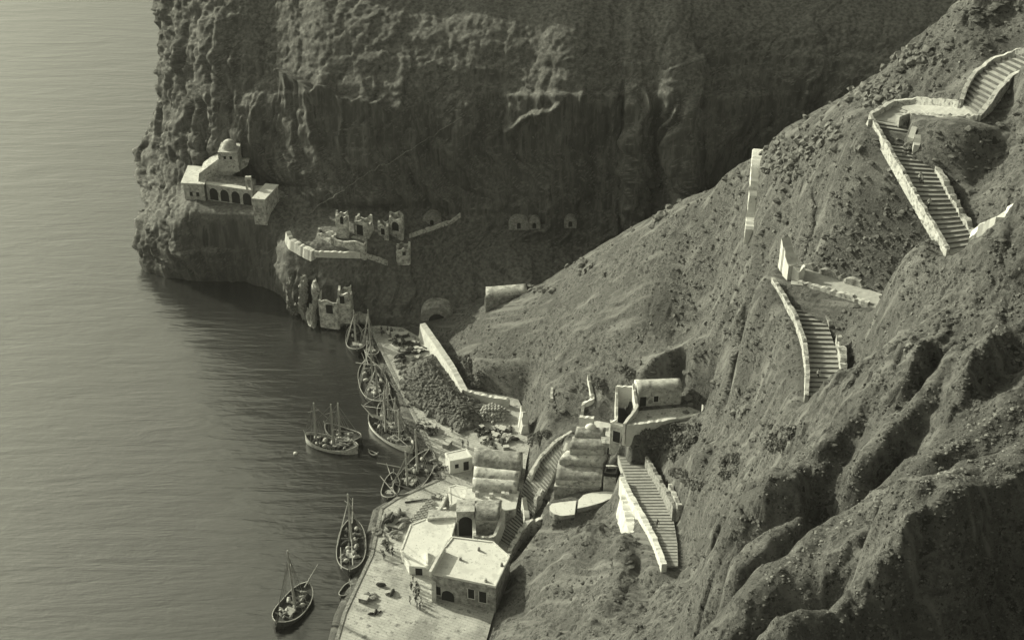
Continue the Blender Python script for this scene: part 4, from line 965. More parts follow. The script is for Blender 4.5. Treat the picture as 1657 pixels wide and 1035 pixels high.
# ------------------------------------------------------------ boats
def scatter(poly, n, seed):
    r_ = random.Random(seed); xs = [p[0] for p in poly]; ys = [p[1] for p in poly]; out = []
    while len(out) < n:
        x, y = r_.uniform(min(xs), max(xs)), r_.uniform(min(ys), max(ys)); ins = False
        for i in range(len(poly)):
            a, b = poly[i], poly[i-1]
            if (a[1] > y) != (b[1] > y) and x < (b[0]-a[0])*(y-a[1])/(b[1]-a[1])+a[0]: ins = not ins
        if ins: out.append((x, y))
    return out
def boat(bow, stern, B, label, hullm='wood', masts=(), sprit=None, spars=(), cargo=0, rim='pale_wood', cat='boat', name='sailing_boat', free=1.3, cargolab=None, seed=1, yard=False, trim=None):
    a, b = PZ(bow[0], bow[1], .9), PZ(stern[0], stern[1], .9); d = (a-b); L = d.length; ang = math.atan2(d.y, d.x); c = (a+b)/2
    masts = tuple((t_, h_*1.15) for t_, h_ in masts); root = empty(name, (c.x, c.y, 0), ang); tag(root, label, cat, None)
    n = 18; hb = lambda t: B/2*max(.03, (1-abs(2*t-1)**2.6))**.62*(1 if t > .5 else 1.02); sh = lambda t: free*(.78+.75*(2*t-1)**2*(1.25 if t > .5 else 1))
    MBn = lambda: (lambda m: (setattr(m, 'local', True), m)[1])(MB())
    # hull: outer skin, inner skin
    sec = lambda t, k: [(0, -.55), (hb(t)*.62, -.35), (hb(t)*.93, sh(t)*.35), (hb(t), sh(t))][k]
    vs = []; fs = []
    for i in range(n+1):
        t = i/n; x = (t-.5)*L
        row = [( x, -sec(t, k)[0], sec(t, k)[1]) for k in (3, 2, 1)]+[(x, 0, -.55)]+[(x, sec(t, k)[0], sec(t, k)[1]) for k in (1, 2, 3)]
        row += [(x, max(0, hb(t)-.14), sh(t)), (x, max(0, hb(t)-.22)*.9, sh(t)-.55), (x, -max(0, hb(t)-.22)*.9, sh(t)-.55), (x, -max(0, hb(t)-.14), sh(t))]
        vs += row
    m = 11
    for i in range(n):
        for k in range(m):
            if k == 8: continue
            fs.append((i*m+k, i*m+(k+1) % m, (i+1)*m+(k+1) % m, (i+1)*m+k))
    fs += [tuple(range(m-1, -1, -1)), tuple(range(n*m, n*m+m))]
    h = MBn().add(vs, fs).build('hull', M[hullm], root, smooth=False)
    vs = []; fs = []
    for i in range(n+1):
        t = i/n; x = (t-.5)*L; w = max(.01, hb(t)-.20)*.9; z_ = sh(t)-.5; vs += [(x, -w, z_), (x, w, z_)]
    for i in range(n): fs.append((i*2, i*2+2, i*2+3, i*2+1))
    MBn().add(vs, fs).build('deck', M['wood'], root)
    r = MBn()
    for s_ in (-1, 1):
        pp = [Vector(((i/n-.5)*L, s_*(hb(i/n)-.05), sh(i/n)+.04)) for i in range(n+1)]
        for p, q_ in zip(pp[:-1], pp[1:]): r.tube(p, q_, .10, .10, 4)
    r.tube((L/2-.1, 0, sh(1)-.3), (L/2+.35, 0, sh(1)+.7), .13, .09, 5); r.tube((-L/2+.05, 0, sh(0)-.5), (-L/2-.2, 0, sh(0)+.35), .12, .09, 5)
    r.build('gunwale', M[rim], root)
    if L > 7:
        hb_ = MBn(); hb_.box((-.12*L, 0, sh(.4)-.3), L*.16, B*.34, .5); hb_.build('hatch', M['pale_wood'], root)
        for t in (.22, .68, .82):
            th = MBn(); th.box(((t-.5)*L, 0, sh(t)-.1), .28, 2*hb(t)-.3, .08); th.build('thwart', M['wood'], root)
        rd = MBn(); rd.box((-L/2-.25, 0, .2), .5, .1, 1.6); rd.build('rudder', M['wood'], root)
    rig = MBn(); anyr = False
    for (t, hgt) in masts:
        x = (t-.5)*L; mm = MBn().tube((x, 0, .3), (x-.02*hgt, 0, hgt), .30, .15, 6); mo = mm.build('mast', M['pale_wood'], root)
        if yard:
            y_ = MBn().tube((x-.9, -.8, hgt*.8), (x+.9, .8, hgt*.8), .07, .05, 5); yo = y_.build('yard', M['pale_wood'], root); yo.parent = mo
        for s_ in (-1, 1):
            for dx in (-1.3, -.4, .5): rig.tube((x+dx, s_*hb(t)*.97, sh(t)), (x, 0, hgt*.86), .055, .05, 3); anyr = True
        rig.tube((L/2+(sprit or 0)*.8, 0, sh(1)+.5+(sprit or 0)*.25), (x, 0, hgt*.95), .055, .05, 3)
        rig.tube((-L/2, 0, sh(0)), (x, 0, hgt*.95), .055, .05, 3)
    if anyr: rig.build('rigging', M['rope'], root)
    if sprit: MBn().tube((L/2-1.4, 0, sh(1)-.1), (L/2+sprit, 0, sh(1)+.5+sprit*.3), .13, .07, 6).build('bowsprit', M['pale_wood'], root)
    for (x0, y0, z0, x1, y1, z1) in spars:
        MBn().tube((x0*L, y0*B, z0), (x1*L, y1*B, z1), .12, .08, 5).build('spar', M['pale_wood'], root)
    rs = random.Random(seed)
    for i in range(int(cargo*1.5)):
        t = rs.uniform(.18, .85); x = (t-.5)*L; y = rs.uniform(-.7, .7)*hb(t)*.85
        o = sack_protos[rs.randrange(3)].copy(); col.objects.link(o)
        w = Matrix.Rotation(ang, 3, 'Z') @ Vector((x, y, 0)); o.location = (c.x+w.x, c.y+w.y, sh(t)-.38); o.rotation_euler = (rs.uniform(-.3, .3), rs.uniform(-.3, .3), rs.uniform(0, 6)); s_ = rs.uniform(.6, 1.25); o.scale = (s_*1.3, s_*.8, s_*.9)
        tag(o, cargolab, 'cargo', cargolab)
    return root
def proto(o):
    col.objects.unlink(o); return o
sack_protos = []
for i, (mt, sq) in enumerate((('cargo', (1.2, .8, .7)), ('plaster', (.9, .9, .9)), ('wood', (1.1, .7, .8)))):
    sack_protos.append(proto(MB().blob((0, 0, .3), .5, i+5, sq, 8, 5, .18).build('cargo_sack', M[mt], smooth=True)))
boat((573,531), (578,571), 4.6, 'small round-bellied boat moored nearest the cliff, pale rim', masts=((.45, 8.5),), cargo=6, cargolab='bundles lying in the boat nearest the cliff', seed=2)
boat((594,590), (616,655), 6.4, 'wide caique full of cargo at the middle of the quay', masts=((.58, 11), (.25, 8)), spars=((.5, .4, 2, .25, -.45, 2.6), (.55, 0, 2.2, .95, -.25, 4.5)), cargo=22, cargolab='sacks and bundles filling the wide caique', sprit=2.5, seed=3)
boat((598,678), (668,727), 4.6, 'caique with a bright white hull beside the quay', hullm='hullwhite', masts=((.62, 10), (.3, 8)), spars=((-.15, .1, 2, -.5, .15, 1.7), (.1, -.2, 1.2, .2, .1, 4)), cargo=12, cargolab='dark bundles in the white hulled caique', sprit=2.6, seed=4)
boat((495,709), (579,727), 4.6, 'two masted boat lying out in the harbour, away from the quay', hullm='plaster', masts=((.80, 9.5), (.47, 10)), spars=((0, 0, 2.4, -.35, .1, 2.0),), cargo=16, cargolab='bundles on the two masted boat out in the harbour', yard=True, seed=5)
boat((697,735), (643,806), 6.0, 'large dark caique lying in the angle of the quay', masts=((.6, 10.5), (.3, 8.5)), spars=((0, .5, 2.2, -.1, 1.3, 3.0), (.35, .1, 1.8, .58, 0, 2.8), (-.5, 0, 1.4, -.3, .9, 2.6)), cargo=12, cargolab='bundles in the dark caique at the angle', seed=6)
boat((637,772), (627,811), 3.6, 'small dark boat squeezed between the large caique and the quay corner', spars=((.3, 0, 1.5, .8, .5, 2.6),), cargo=5, cargolab='bundles in the small dark boat', seed=7)
boat((571,846), (566,928), 5.6, 'heavily loaded caique with tall mast along the lower quay', masts=((.62, 11.5),), sprit=4.0, spars=((-.4, -.1, 1.7, .4, .05, 2.1), (-.45, .28, 1.6, -.05, .35, 1.8)), cargo=26, cargolab='sacks filling the caique along the lower quay', yard=True, seed=8)
boat((500,950), (448,1012), 5.4, 'dark boat with a tall rigged mast in the near corner of the water', masts=((.55, 12.5),), sprit=3.5, cargo=14, cargolab='bundles in the boat in the near corner of the water', yard=True, seed=9)
boat((565,943), (551,963), 1.8, 'empty little rowing boat behind the loaded caique', name='rowing_boat', cat='rowing boat', free=.6, seed=10)
boat((610,733), (597,727), .9, 'tiny dinghy floating off the stern of the white caique', name='rowing_boat', cat='rowing boat', free=.4, seed=11)
boat((527,694), (584,713), 4.2, 'dark second boat lying close behind the two masted boat', masts=((.6, 8),), spars=((-.3, 0, 2.4, .3, .1, 1.9),), cargo=10, cargolab='bundles on the dark boat behind the two masted one', seed=12)
boat((616,660), (650,704), 4.4, 'dark boat lying between the white hulled caique and the quay', masts=((.6, 10), (.25, 8)), cargo=10, cargolab='bundles on the dark boat behind the white hulled caique', seed=13)
boat((592,538), (606,580), 3.8, 'narrow dark boat squeezed between the far boat and the quay', masts=((.5, 9.5),), cargo=6, cargolab='bundles on the narrow dark boat at the far quay', seed=14)
p = PZ(478, 733, .15); o = MB().blob((p.x, p.y, .15), .45, 3, (1, 1, .8), 10, 6, .02).build('buoy', M['white'], origin=(p.x, p.y, .15), smooth=True); tag(o, 'round white buoy on the water left of the two masted boat', 'buoy')
def rope(a, b, label, sag=.4):
    A, B = PZ(*a), PZ(*b); mb = MB(); pr = A
    for i in range(1, 9):
        t = i/8; q_ = A.lerp(B, t); q_.z -= sag*4*t*(1-t); mb.tube(pr, q_, .05, .05, 4); pr = q_
    o = mb.build('mooring_rope', M['rope'], origin=A); tag(o, label, 'rope')
rope((656,704,1.6), (683,702,1.9), 'mooring rope from the white caique to the quay')
rope((591,896,1.5), (609,896,1.9), 'mooring rope from the loaded caique to the lower quay')
rope((585,570,1.6), (596,592,2.0), 'mooring rope between the two farthest boats')
rope((630,617,1.6), (646,635,1.9), 'mooring rope from the wide caique to the quay')

# ------------------------------------------------------------ barrels and heaps
def barrel_proto():
    root = bpy.data.objects.new('barrel', None)
    n = 10; prof = [(-.42, .24), (-.2, .31), (.2, .31), (.42, .24)]; vs = []
    for x, r in prof:
        for k in range(n): t = 2*math.pi*k/n; vs.append((x, r*math.cos(t), r*math.sin(t)))
    fs = [(i*n+k, i*n+(k+1) % n, (i+1)*n+(k+1) % n, (i+1)*n+k) for i in range(3) for k in range(n)]
    body = proto(link_mesh('staves', vs, fs, M['barrel'])); hd = []
    for x in (-.40, .40):
        hd.append(proto(link_mesh('barrel_head', [(x, .235*math.cos(2*math.pi*k/n), .235*math.sin(2*math.pi*k/n)) for k in range(n)], [tuple(range(n))], M['barrel_head'])))
    return root, [body]+hd
BR, BP = barrel_proto()
def barrel(loc, rot, label, group, s=1.0):
    r = BR.copy(); col.objects.link(r); r.location = loc; r.rotation_euler = rot; r.scale = (s, s, s); tag(r, label, 'barrel', group)
    for p in BP: c = p.copy(); col.objects.link(c); c.parent = r
    return r
rs = random.Random(5)
c0 = PZ(797, 678, QZ); L1 = 'barrel in the big round stack against the low white quay wall'
for lay in range(4):
    rx, ry = 3.4-.55*lay, 2.9-.5*lay; iy = -ry
    while iy <= ry:
        w = rx*math.sqrt(max(0, 1-(iy/ry)**2)); ix = -w + (.3 if lay % 2 else 0)
        while ix <= w:
            if lay == 3 or abs(ix) > w-1.5 or iy < -ry+1.2 or True:
                if not (lay < 3 and abs(ix) < w-.9 and iy > -ry+1.0 and iy < ry-1.0 and lay < 2):
                    barrel((c0.x+ix+rs.uniform(-.08, .08), c0.y+1.4+iy, QZ+.32+lay*.55), (0, rs.uniform(-.1, .1), 1.25+rs.uniform(-.25, .25)), L1, 'barrels stacked by the low white wall')
            ix += .68
        iy += .92
L2 = 'dark barrel in the slanting rows beside the largest white roof'
for j in range(6):
    for i in range(9):
        px = 668+i*4.6+j*2.4; py = 838-i*5.0+j*3.2
        if j > 3 and i > 5: continue
        if px > 702: continue
        p = PZ(px, py, QZ+.32); barrel(p, (0, 0, .25+rs.uniform(-.15, .15)), L2, 'barrels in slanting rows', 1.05)
L3 = 'loose barrel in the clutter between the stack and the barrel vault'
for i in range(16):
    p = PZ(778+rs.uniform(0, 40), 694+rs.uniform(0, 28), QZ+.32); barrel(p, (0, 0, rs.uniform(0, 3)), L3, 'loose barrels near the vault')
def crate_proto(s):
    root = bpy.data.objects.new('crate', None); b = MB(); b.box((0, 0, s*.3), s, s*.7, s*.6); bd = proto(link_mesh('box', b.v, b.f, M['cargo']))
    l = MB(); l.box((0, 0, s*.6+.03), s*1.04, s*.74, .06); ld = proto(link_mesh('lid', l.v, l.f, M['barrel_head'])); return root, [bd, ld]
CR, CPx = crate_proto(1.1)
def crate(px, py, label, group=None, s=1.0, z=QZ):
    p = PZ(px, py, z); r = CR.copy(); col.objects.link(r); r.location = p; r.rotation_euler = (0, 0, rs.uniform(0, 3)); r.scale = (s, s, s); tag(r, label, 'crate', group)
    for q_ in CPx: c = q_.copy(); col.objects.link(c); c.parent = r
for i in range(14): crate(776+rs.uniform(0, 44), 690+rs.uniform(0, 36), 'crate in the clutter between the barrel stack and the vault', 'crates near the vault', rs.uniform(.7, 1.3))
for i in range(12): crate(628+rs.uniform(0, 36), 540+rs.uniform(0, 16), 'crate among the goods at the far end of the quay', 'crates at the far end of the quay', rs.uniform(.7, 1.3))
for i in range(9): crate(668+rs.uniform(0, 16), 604+rs.uniform(-50, -20), 'crate among the goods beside the long quay wall', 'crates beside the long quay wall', rs.uniform(.6, 1.1))
crate(724, 722, 'dark square crate standing alone near the small white house', None, 1.7)
for i in range(4): crate(686+i*5, 690+(i % 2)*4, 'crate under the dark handcart load on the open quay', 'crates on the open quay', 1.4)
crate(583+6, 972, 'low dark crate near the corner of the lower quay', None, 1.5)
crate(627, 960, 'small dark crate lying alone on the lower quay', None, .8)
for i in range(7): crate(708+rs.uniform(0, 12), 800+rs.uniform(0, 14), 'crate inside the small walled barrel yard', 'crates in the barrel yard', rs.uniform(.6, .9))
# the dark heap of pumice on the quay
def heap(poly, zmax, label, n, rmin, rmax, mat, seed):
    rs = random.Random(seed); P = [PZ(x, y, QZ) for x, y in poly]; c = sum(P, Vector())/len(P); mb = MB(); k = 0
    xs = [p.x for p in P]; ys = [p.y for p in P]
    def inside(x, y):
        r = False
        for i in range(len(P)):
            a, b = P[i], P[i-1]
            if (a.y > y) != (b.y > y) and x < (b.x-a.x)*(y-a.y)/(b.y-a.y)+a.x: r = not r
        return r
    def edge(x, y):
        d = 1e9
        for i in range(len(P)):
            a, b = P[i-1], P[i]; dx, dy = b.x-a.x, b.y-a.y; t = max(0, min(1, ((x-a.x)*dx+(y-a.y)*dy)/(dx*dx+dy*dy))); d = min(d, math.hypot(x-a.x-t*dx, y-a.y-t*dy))
        return d
    while k < n:
        x, y = rs.uniform(min(xs), max(xs)), rs.uniform(min(ys), max(ys))
        if not inside(x, y): continue
        k += 1; z_ = QZ + min(zmax, edge(x, y)*.75)*(.9+.2*rs.random()); r = rs.uniform(rmin, rmax)
        mb.blob((x, y, z_), r, k, (1.5, .8, .7) if k % 2 else (.8, 1.4, .7), 5, 3, .4)
        if k % 3 == 0: mb.blob((x, y, QZ+(z_-QZ)*.5), r*1.8, k+9, (1.4, 1.4, 1.2), 5, 3, .3)
    o = mb.build('rubble_heap', M[mat], origin=c); tag(o, label, 'heap', kind='stuff')
M['pumice'] = noisy('dark_pumice', .05, .22, scale=2.0, bump=.5)
heap([(653,604),(672,590),(702,577),(716,596),(744,632),(760,650),(782,672),(776,690),(745,697),(712,680),(690,668),(668,650),(652,628)], 2.6, 'broad dark heap of broken pumice spread across the quay', 2600, .18, .5, 'pumice', 3)
heap([(735,646),(752,640),(775,650),(772,664),(750,664)], 1.4, 'small dark rubble heap beside the barrel stack', 200, .15, .4, 'pumice', 4)

for i, (a, b, lab) in enumerate((((616,856),(622,832),'long pole lying by the water edge of the quay corner'), ((624,850),(648,856),'bent spar lying across the quay corner'), ((640,848),(652,838),'short pole leaning among the gear on the quay corner'), ((668,556),(700,566),'timber lying beside the long quay wall, farther one'), ((664,562),(702,570),'timber lying beside the long quay wall, nearer one'), ((655,812),(700,806),'long plank by the rows of barrels'))):
    A, B = PZ(a[0], a[1], QZ+.15), PZ(b[0], b[1], QZ+.2); o = MB().tube(A, B, .16, .11, 6).build('timber_pole', M['wood'], origin=A); tag(o, lab, 'pole')
for i, (x, y, lab) in enumerate(((610,862,'dark heap of netting at the quay corner'), (640,868,'small dark heap of netting on the middle of the lower quay'), (652,568,'dark bundle of netting at the far part of the quay'), (648,592,'dark bundle of netting near the foot of the pumice heap'), (672,580,'dark bundle of netting at the top of the pumice heap'), (820,708,'pale heap of sacking before the barrel vault'), (600,966,'dark heap near the corner of the lower quay'))):
    p = PZ(x, y, QZ); mb = MB(); r9 = random.Random(i)
    for k in range(9): mb.blob((p.x+r9.uniform(-.9, .9), p.y+r9.uniform(-.8, .8), QZ+.15), r9.uniform(.3, .7), k, (1.2, 1, .7), 7, 4, .3)
    o = mb.build('net_heap', M['plaster' if 'pale' in lab else 'cargo'], origin=p); tag(o, lab, 'heap')

def goods(poly, n, label, group, seed):
    r7 = random.Random(seed)
    for (x, y) in scatter(poly, n, seed):
        o = sack_protos[r7.choice((0, 2, 2))].copy(); col.objects.link(o); o.location = PZ(x, y, QZ); s_ = r7.uniform(.5, 1.7); o.scale = (s_*1.3, s_*.8, s_*.8); o.rotation_euler.z = r7.uniform(0, 6); tag(o, label, 'bundle', group); o.name = 'goods_bundle'
# ------------------------------------------------------------ people
def person_mesh(pose, seed):
    J = {'pel': (0, 0, .95), 'che': (0, .02, 1.38), 'nek': (0, .02, 1.5), 'hed': (0, .03, 1.62), 'top': (0, .03, 1.73)}
    E = [('pel', 'che'), ('che', 'nek'), ('nek', 'hed'), ('hed', 'top')]; Rr = {'pel': .15, 'che': .17, 'nek': .065, 'hed': .105, 'top': .07}
    st = {'stand': (.02, .1), 'walk': (.28, .3), 'bend': (.1, .5)}[pose]
    for s_, n in ((-1, 'l'), (1, 'r')):
        J['hp'+n] = (s_*.1, 0, .9); J['kn'+n] = (s_*.11, s_*st[0]*.5+.03, .5); J['an'+n] = (s_*.11, s_*st[0], .09); J['to'+n] = (s_*.12, s_*st[0]+.16, .04)
        J['sh'+n] = (s_*.2, .02, 1.42); J['el'+n] = (s_*.27, -s_*st[1]*.4, 1.14); J['wr'+n] = (s_*.26, -s_*st[1]*.6+.1, .9); J['ha'+n] = (s_*.25, -s_*st[1]*.6+.14, .8)
        E += [('pel', 'hp'+n), ('hp'+n, 'kn'+n), ('kn'+n, 'an'+n), ('an'+n, 'to'+n), ('che', 'sh'+n), ('sh'+n, 'el'+n), ('el'+n, 'wr'+n), ('wr'+n, 'ha'+n)]
        Rr.update({'hp'+n: .1, 'kn'+n: .07, 'an'+n: .05, 'to'+n: .035, 'sh'+n: .075, 'el'+n: .05, 'wr'+n: .035, 'ha'+n: .04})
    if pose == 'bend':
        for k in J:
            x, y, z_ = J[k]
            if z_ > 1.0 or k[:2] in ('el', 'wr', 'ha'): J[k] = (x, y+(z_-.9)*.7+(0.35 if k[:2] in ('wr', 'ha') else 0), .9+(z_-.9)*.62)
    ks = list(J); me = bpy.data.meshes.new('person'); me.from_pydata([J[k] for k in ks], [(ks.index(a), ks.index(b)) for a, b in E], []); o = bpy.data.objects.new('person', me); col.objects.link(o)
    md = o.modifiers.new('s', 'SKIN'); lay = me.skin_vertices[0] if me.skin_vertices else None
    for i, k in enumerate(ks): lay.data[i].radius = (Rr[k], Rr[k]); lay.data[i].use_root = (k == 'pel')
    ss = o.modifiers.new('u', 'SUBSURF'); ss.levels = 1; ss.render_levels = 1
    dg = bpy.context.evaluated_depsgraph_get(); m2 = bpy.data.meshes.new_from_object(o.evaluated_get(dg)); bpy.data.objects.remove(o)
    return m2
M['skin'] = noisy('skin', .25, .3); M['cloth_dark'] = noisy('dark_cloth', .03, .06); M['cloth_pale'] = noisy('pale_cloth', .45, .6); M['cloth_mid'] = noisy('grey_cloth', .12, .2)
goods([(612,536),(655,536),(690,560),(672,580),(640,560)], 42, 'bundle among the goods strewn over the far end of the quay', 'bundles at the far end of the quay', 1)
goods([(640,575),(655,575),(655,630),(672,660),(660,662)], 26, 'bundle on the narrow strip between the water and the pumice heap', 'bundles beside the pumice heap', 2)
goods([(672,672),(700,690),(712,700),(700,706),(682,695)], 16, 'bundle beside the crates on the open middle quay', 'bundles on the open middle quay', 3)
goods([(770,694),(828,690),(840,712),(800,728),(776,722)], 34, 'bundle in the clutter above the barrel vaulted store', 'bundles above the barrel vaulted store', 4)
goods([(618,832),(652,828),(660,850),(640,875),(612,880)], 20, 'bundle on the quay corner beside the rows of barrels', 'bundles on the quay corner', 5)
goods([(585,960),(640,925),(655,975),(620,1000),(580,1010)], 5, 'bundle lying about the lower quay', 'bundles on the lower quay', 6)
goods([(700,742),(716,760),(712,776),(702,768)], 8, 'bundle on the quay tip below the small white house', 'bundles on the quay tip', 7)
PM = {}
for pose in ('stand', 'walk', 'bend'):
    for cl in ('dark', 'pale', 'mid'):
        m2 = person_mesh(pose, 1); m2.materials.clear(); m2.materials.append(M['cloth_'+cl]); m2.materials.append(M['cloth_dark']); m2.materials.append(M['skin'])
        zt = max(v.co.z for v in m2.vertices)
        for p in m2.polygons:
            z_ = p.center.z; p.use_smooth = True
            p.material_index = 2 if z_ > zt-.26 or (abs(p.center.x) > .2 and z_ < .95 and pose != 'bend') else (1 if z_ < .95 else 0)
        PM[pose, cl] = (m2, zt)
def person(px, py, label, pose='stand', cl='dark', group=None, z=QZ, hat=True, face=None):
    if z is None: p = hit(px, py)
    else: p = PZ(px, py, z)
    me, zt = PM[pose, cl]; o = bpy.data.objects.new('person', me); col.objects.link(o); o.location = p; o.rotation_euler.z = rs.uniform(0, 6) if face is None else face; tag(o, label, 'person', group)
    o.location.z += 0
    if hat:
        c = bpy.data.objects.new('cap', capm); col.objects.link(c); c.parent = o; y = .03 if pose != 'bend' else .58; c.location = (0, y, zt-.06)
    return o
cb = MB(); cb.blob((0, 0, .03), .12, 2, (1.1, 1.2, .6), 8, 4, .02); tmp = cb.build('cap', M['cloth_dark']); capm = tmp.data; bpy.data.objects.remove(tmp)
person(732, 700, 'person in dark clothes standing alone on the open quay'); person(749, 722, 'person in dark clothes walking above the small white house', 'walk'); person(757, 723, 'person in pale clothes beside the walker above the small white house', 'stand', 'pale')
for i in range(9): person(617+rs.uniform(0, 20), 884+rs.uniform(0, 22), 'person in the group waiting at the edge of the lower quay', rs.choice(['stand', 'walk', 'bend']), rs.choice(['dark', 'dark', 'mid']), 'people waiting at the edge of the lower quay')
for i in range(16): person(662+rs.uniform(0, 20), 940+rs.uniform(0, 46), 'person in the crowd beside the big house on the lower quay', rs.choice(['stand', 'walk']), rs.choice(['dark', 'dark', 'pale', 'mid']), 'people crowded beside the big house')
for i in range(7): person(612+rs.uniform(0, 26), 537+rs.uniform(0, 10), 'person among the goods at the far end of the quay', 'stand', rs.choice(['dark', 'mid']), 'people at the far end of the quay')
for i in range(5): person(684+rs.uniform(0, 26), 700+rs.uniform(-12, 2), 'person working by the crates on the open quay', 'bend', 'dark', 'people working on the open quay')
for i in range(4): person(712+i*5, 762+rs.uniform(-3, 3), 'person sitting out on the quay edge below the small white house', 'bend', 'dark', 'people on the quay edge')
person(1487, 296, 'person high on the upper stairs with a pale top', 'walk', 'pale', z=90.2); person(1491, 300, 'person in grey beside the pale topped one on the upper stairs', 'walk', 'mid', z=90.0)
person(1502, 338, 'person near the left parapet lower on the upper stairs', 'walk', 'pale', z=88.9)
person(1323, 612, 'person in pale clothes at the foot of the second stairs', 'walk', 'pale', z=65.4)
person(1063, 852, 'person in dark clothes climbing the lower stairs in the parapet shade', 'walk', 'dark', z=21.4)

# ------------------------------------------------------------ prickly shrubs
def shrub_mesh(seed, r=1.3):
    rs = random.Random(seed); mb = MB()
    for i in range(75):
        a = rs.uniform(0, 6.28); d = r*math.sqrt(rs.random()); h = (1-(d/r)**1.6)*r*1.05*rs.uniform(.25, 1.0)+.1
        c = Vector((d*math.cos(a), d*math.sin(a), h)); u = Vector((rs.uniform(-1, 1), rs.uniform(-1, 1), rs.uniform(.1, 1.2))).normalized(); w = u.orthogonal().normalized(); v = u.cross(w)
        l = rs.uniform(.22, .42); s_ = l*.62
        pts = [c+u*(l*math.cos(t))+w*(s_*math.sin(t)) for t in (0, .9, 1.8, 2.7, 3.6, 4.5, 5.4)]; n = v*.035
        k = len(pts); mb.add([p+n for p in pts]+[p-n for p in pts], [tuple(range(k)), tuple(range(2*k-1, k-1, -1))]+[(i2, i2+k, (i2+1) % k+k, (i2+1) % k) for i2 in range(k)])
    for i in range(6):
        a = rs.uniform(0, 6.28); mb.tube((0, 0, -.4), (math.cos(a)*r*.5, math.sin(a)*r*.5, r*.6), .1, .04, 5)
    t = mb.build('s', M['leaf']); m2 = t.data; bpy.data.objects.remove(t); return m2
SM = [shrub_mesh(i) for i in range(5)]
def shrubs(pts, label, group, smin=.45, smax=1.05):
    for px, py in pts:
        p = hit(px, py); o = bpy.data.objects.new('shrub', SM[rs.randrange(5)]); col.objects.link(o); o.location = (p.x, p.y, p.z-.1); s_ = rs.uniform(smin, smax); o.scale = (s_, s_, s_*.9); o.rotation_euler.z = rs.uniform(0, 6)
        tag(o, label, 'shrub', group)
shrubs(scatter([(1032,700),(1060,695),(1130,684),(1146,678),(1140,696),(1110,728),(1090,742),(1060,725)], 48, 1), 'dark prickly shrub in the dense thicket below the courtyard wall', 'shrubs of the thicket below the courtyard')
shrubs(scatter([(1075,764),(1110,758),(1115,772),(1085,776)], 8, 2), 'dark prickly shrub in the small upper clump right of the lower stairs', 'shrubs of the upper clump by the lower stairs')
shrubs(scatter([(1113,776),(1140,780),(1142,788),(1115,790)], 6, 3), 'dark prickly shrub in the small lower clump right of the lower stairs', 'shrubs of the lower clump by the lower stairs')
shrubs(scatter([(735,578),(758,575),(778,600),(780,625),(765,630),(745,608)], 20, 4), 'dark shrub in the clump behind the long quay wall', 'shrubs behind the long quay wall')
shrubs(scatter([(1172,745),(1195,735),(1200,760),(1180,780),(1160,790)], 14, 5), 'dark shrub in the gully on the lit grassy slope', 'shrubs of the gully')
shrubs(scatter([(1245,690),(1290,680),(1280,720),(1250,735)], 14, 6), 'dark shrub in the hollow under the second stairs', 'shrubs of the hollow')
shrubs([(967,617), (975,622), (1013,600), (1023,604)], 'dark shrub on the scree just above the deep court', 'shrubs above the deep court', .9, 1.4)
shrubs(scatter([(860,705),(885,700),(880,720),(862,735)], 8, 7), 'dark shrub against the wall at the outside of the lane', 'shrubs at the outside of the lane')

# ------------------------------------------------------------ loose stones and low scrub on the slopes (uncountable)
def strew(name, label, mat, pts, rmin, rmax, sq, seed, n=5, m=3, dz=0.0, cat='stones'):
    r_ = random.Random(seed); vs = []; fs = []
    for (x, y) in pts:
        z_ = hz((x, y)); r = (rmin+(rmax-rmin)*r_.random()**2.5)*min(1, max(.4, (y-60)/150)); b = MB(); b.blob((x, y, z_+r*dz), r, r_.randrange(10**6), sq, n, m, .4)
        k = len(vs); vs += b.v; fs += [tuple(i+k for i in f) for f in b.f]
    ob = link_mesh(name, vs, fs, M[mat]); tag(ob, label, cat, kind='stuff')
def land_ok(x, y):
    z_ = hz((x, y)); return z_ > 4
def off_path(px, py):
    for d in (STAIRS, WALKS):
        for k, (l, r) in d.items():
            for a, b in zip(l, r):
                cx, cy_ = (a[0]+b[0])/2, (a[1]+b[1])/2
                if abs(px-cx) < abs(a[0]-b[0])/2+14 and abs(py-cy_) < 26: return False
    return not (860 < px < 1100 and 680 < py < 840) and not (985 < px < 1145 and 612 < py < 690)
r_ = random.Random(44); pts = []
while len(pts) < 6000:
    px, py = r_.uniform(730, 1670), r_.uniform(-20, 1050)
    if not off_path(px, py): continue
    if math.exp(-((px-980)/190)**2-((py-480)/120)**2) > r_.random()*.9+.05: continue
    p = hit(px, py)
    if p.z > 4 and p.y < 292: pts.append((p.x, p.y))
M['pale_rock'] = noisy('crest_highlight_rock', .15, .36, scale=2.0, bump=.5)  # pale stones added along the crests so their sunlit strips look brighter
crest_pts = []
for line in (((1640,663,126),(1608,683,125),(1500,757,121),(1340,858,116),(1235,943,112)), ((1660,722,112),(1608,748,111),(1540,765,109),(1470,788,107))):
    for a, b in zip(line[:-1], line[1:]):
        A, B = PY(*a), PY(*b)
        for i in range(int((B-A).length*9)):
            p = A.lerp(B, r_.random()); crest_pts.append((p.x+r_.gauss(0, .75), p.y+r_.gauss(0, .75)))
strew('loose_stones', 'pale stones strewn to brighten the lit crests of the two nearest ridges', 'pale_rock', crest_pts, .08, .6, (1.2, 1, .5), 21, n=6, m=3, dz=0)
near_pts = []
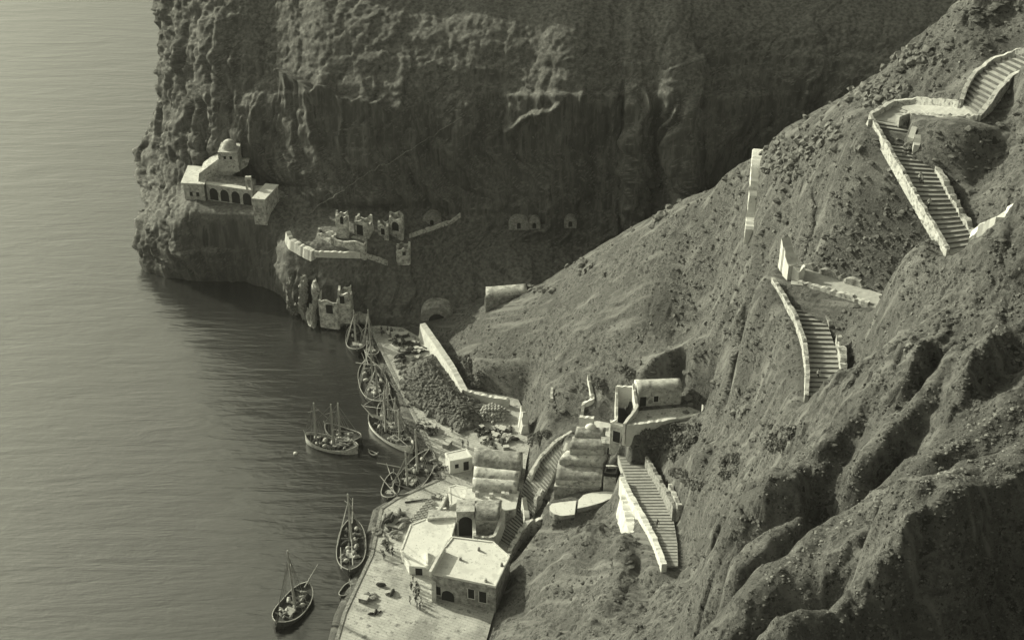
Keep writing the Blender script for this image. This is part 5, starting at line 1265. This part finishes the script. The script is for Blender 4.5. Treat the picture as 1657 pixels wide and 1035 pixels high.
while len(near_pts) < 3600:
    px, py = r_.uniform(1090, 1680), r_.uniform(380, 1050)
    if vnoise(np.array([px/38.]), np.array([py/30.]), np.array([.5]), 3)[0] < r_.uniform(-.5, .6) or not off_path(px, py): continue
    p = hit(px, py); near_pts.append((p.x, p.y))
strew('low_scrub', 'small dry tufts on the near ridges', 'tuft', near_pts[:2300], .10, .5, (1.2, 1.2, .8), 12, n=6, m=3, dz=.1, cat='scrub')
strew('loose_stones', 'small broken stones on the near ridges', 'rock', near_pts[2300:], .08, .45, (1.1, 1, .8), 13, dz=.1)
strew('loose_stones', 'loose pale stones lying all over the hillside', 'rock', pts[:3200], .06, .42, (1.2, 1, .8), 1, dz=.1)
strew('low_scrub', 'low dark scrub and tufts growing on the hillside', 'tuft', pts[3200:], .12, .7, (1.3, 1.3, .55), 2, n=6, m=3, dz=.05, cat='scrub')
pts = []
for (cx, cy_, sx, sy, k) in ((1262,262,28,26,170), (1330,215,40,20,120), (1420,150,40,16,120), (1480,95,36,16,120), (1060,345,40,12,60), (930,430,30,14,50), (865,470,20,8,30), (1480,560,30,24,25), (1460,265,14,28,60), (1300,240,30,18,70), (1110,650,14,20,20), (1200,650,20,20,40)):
    for i in range(k):
        p = hit(cx+r_.gauss(0, sx*.6), cy_+r_.gauss(0, sy*.6))
        if p.z > 6 and p.y < 290: pts.append((p.x, p.y))
strew('boulder_field', 'boulders tumbled along the skyline and in the gullies', 'rock', pts, .15, .95, (1.1, 1, .8), 3, n=7, m=4, dz=.2, cat='boulders')

# ------------------------------------------------------------ sea air before the far cliff, added to lift the blacks
hb9 = MB().box((-1000, 1850, 140), 4400, 4600, 320)
hz9 = link_mesh('haze', hb9.v, hb9.f, None); tag(hz9, kind='stuff')
hm = bpy.data.materials.new('haze'); hm.use_nodes = True; ht = hm.node_tree; ht.nodes.clear()
pv = ht.nodes.new('ShaderNodeVolumePrincipled'); pv.inputs['Color'].default_value = (.95, .95, .93, 1); pv.inputs['Density'].default_value = .00006; pv.inputs['Anisotropy'].default_value = .2
ho = ht.nodes.new('ShaderNodeOutputMaterial'); ht.links.new(pv.outputs[0], ho.inputs['Volume']); hz9.data.materials.append(hm)
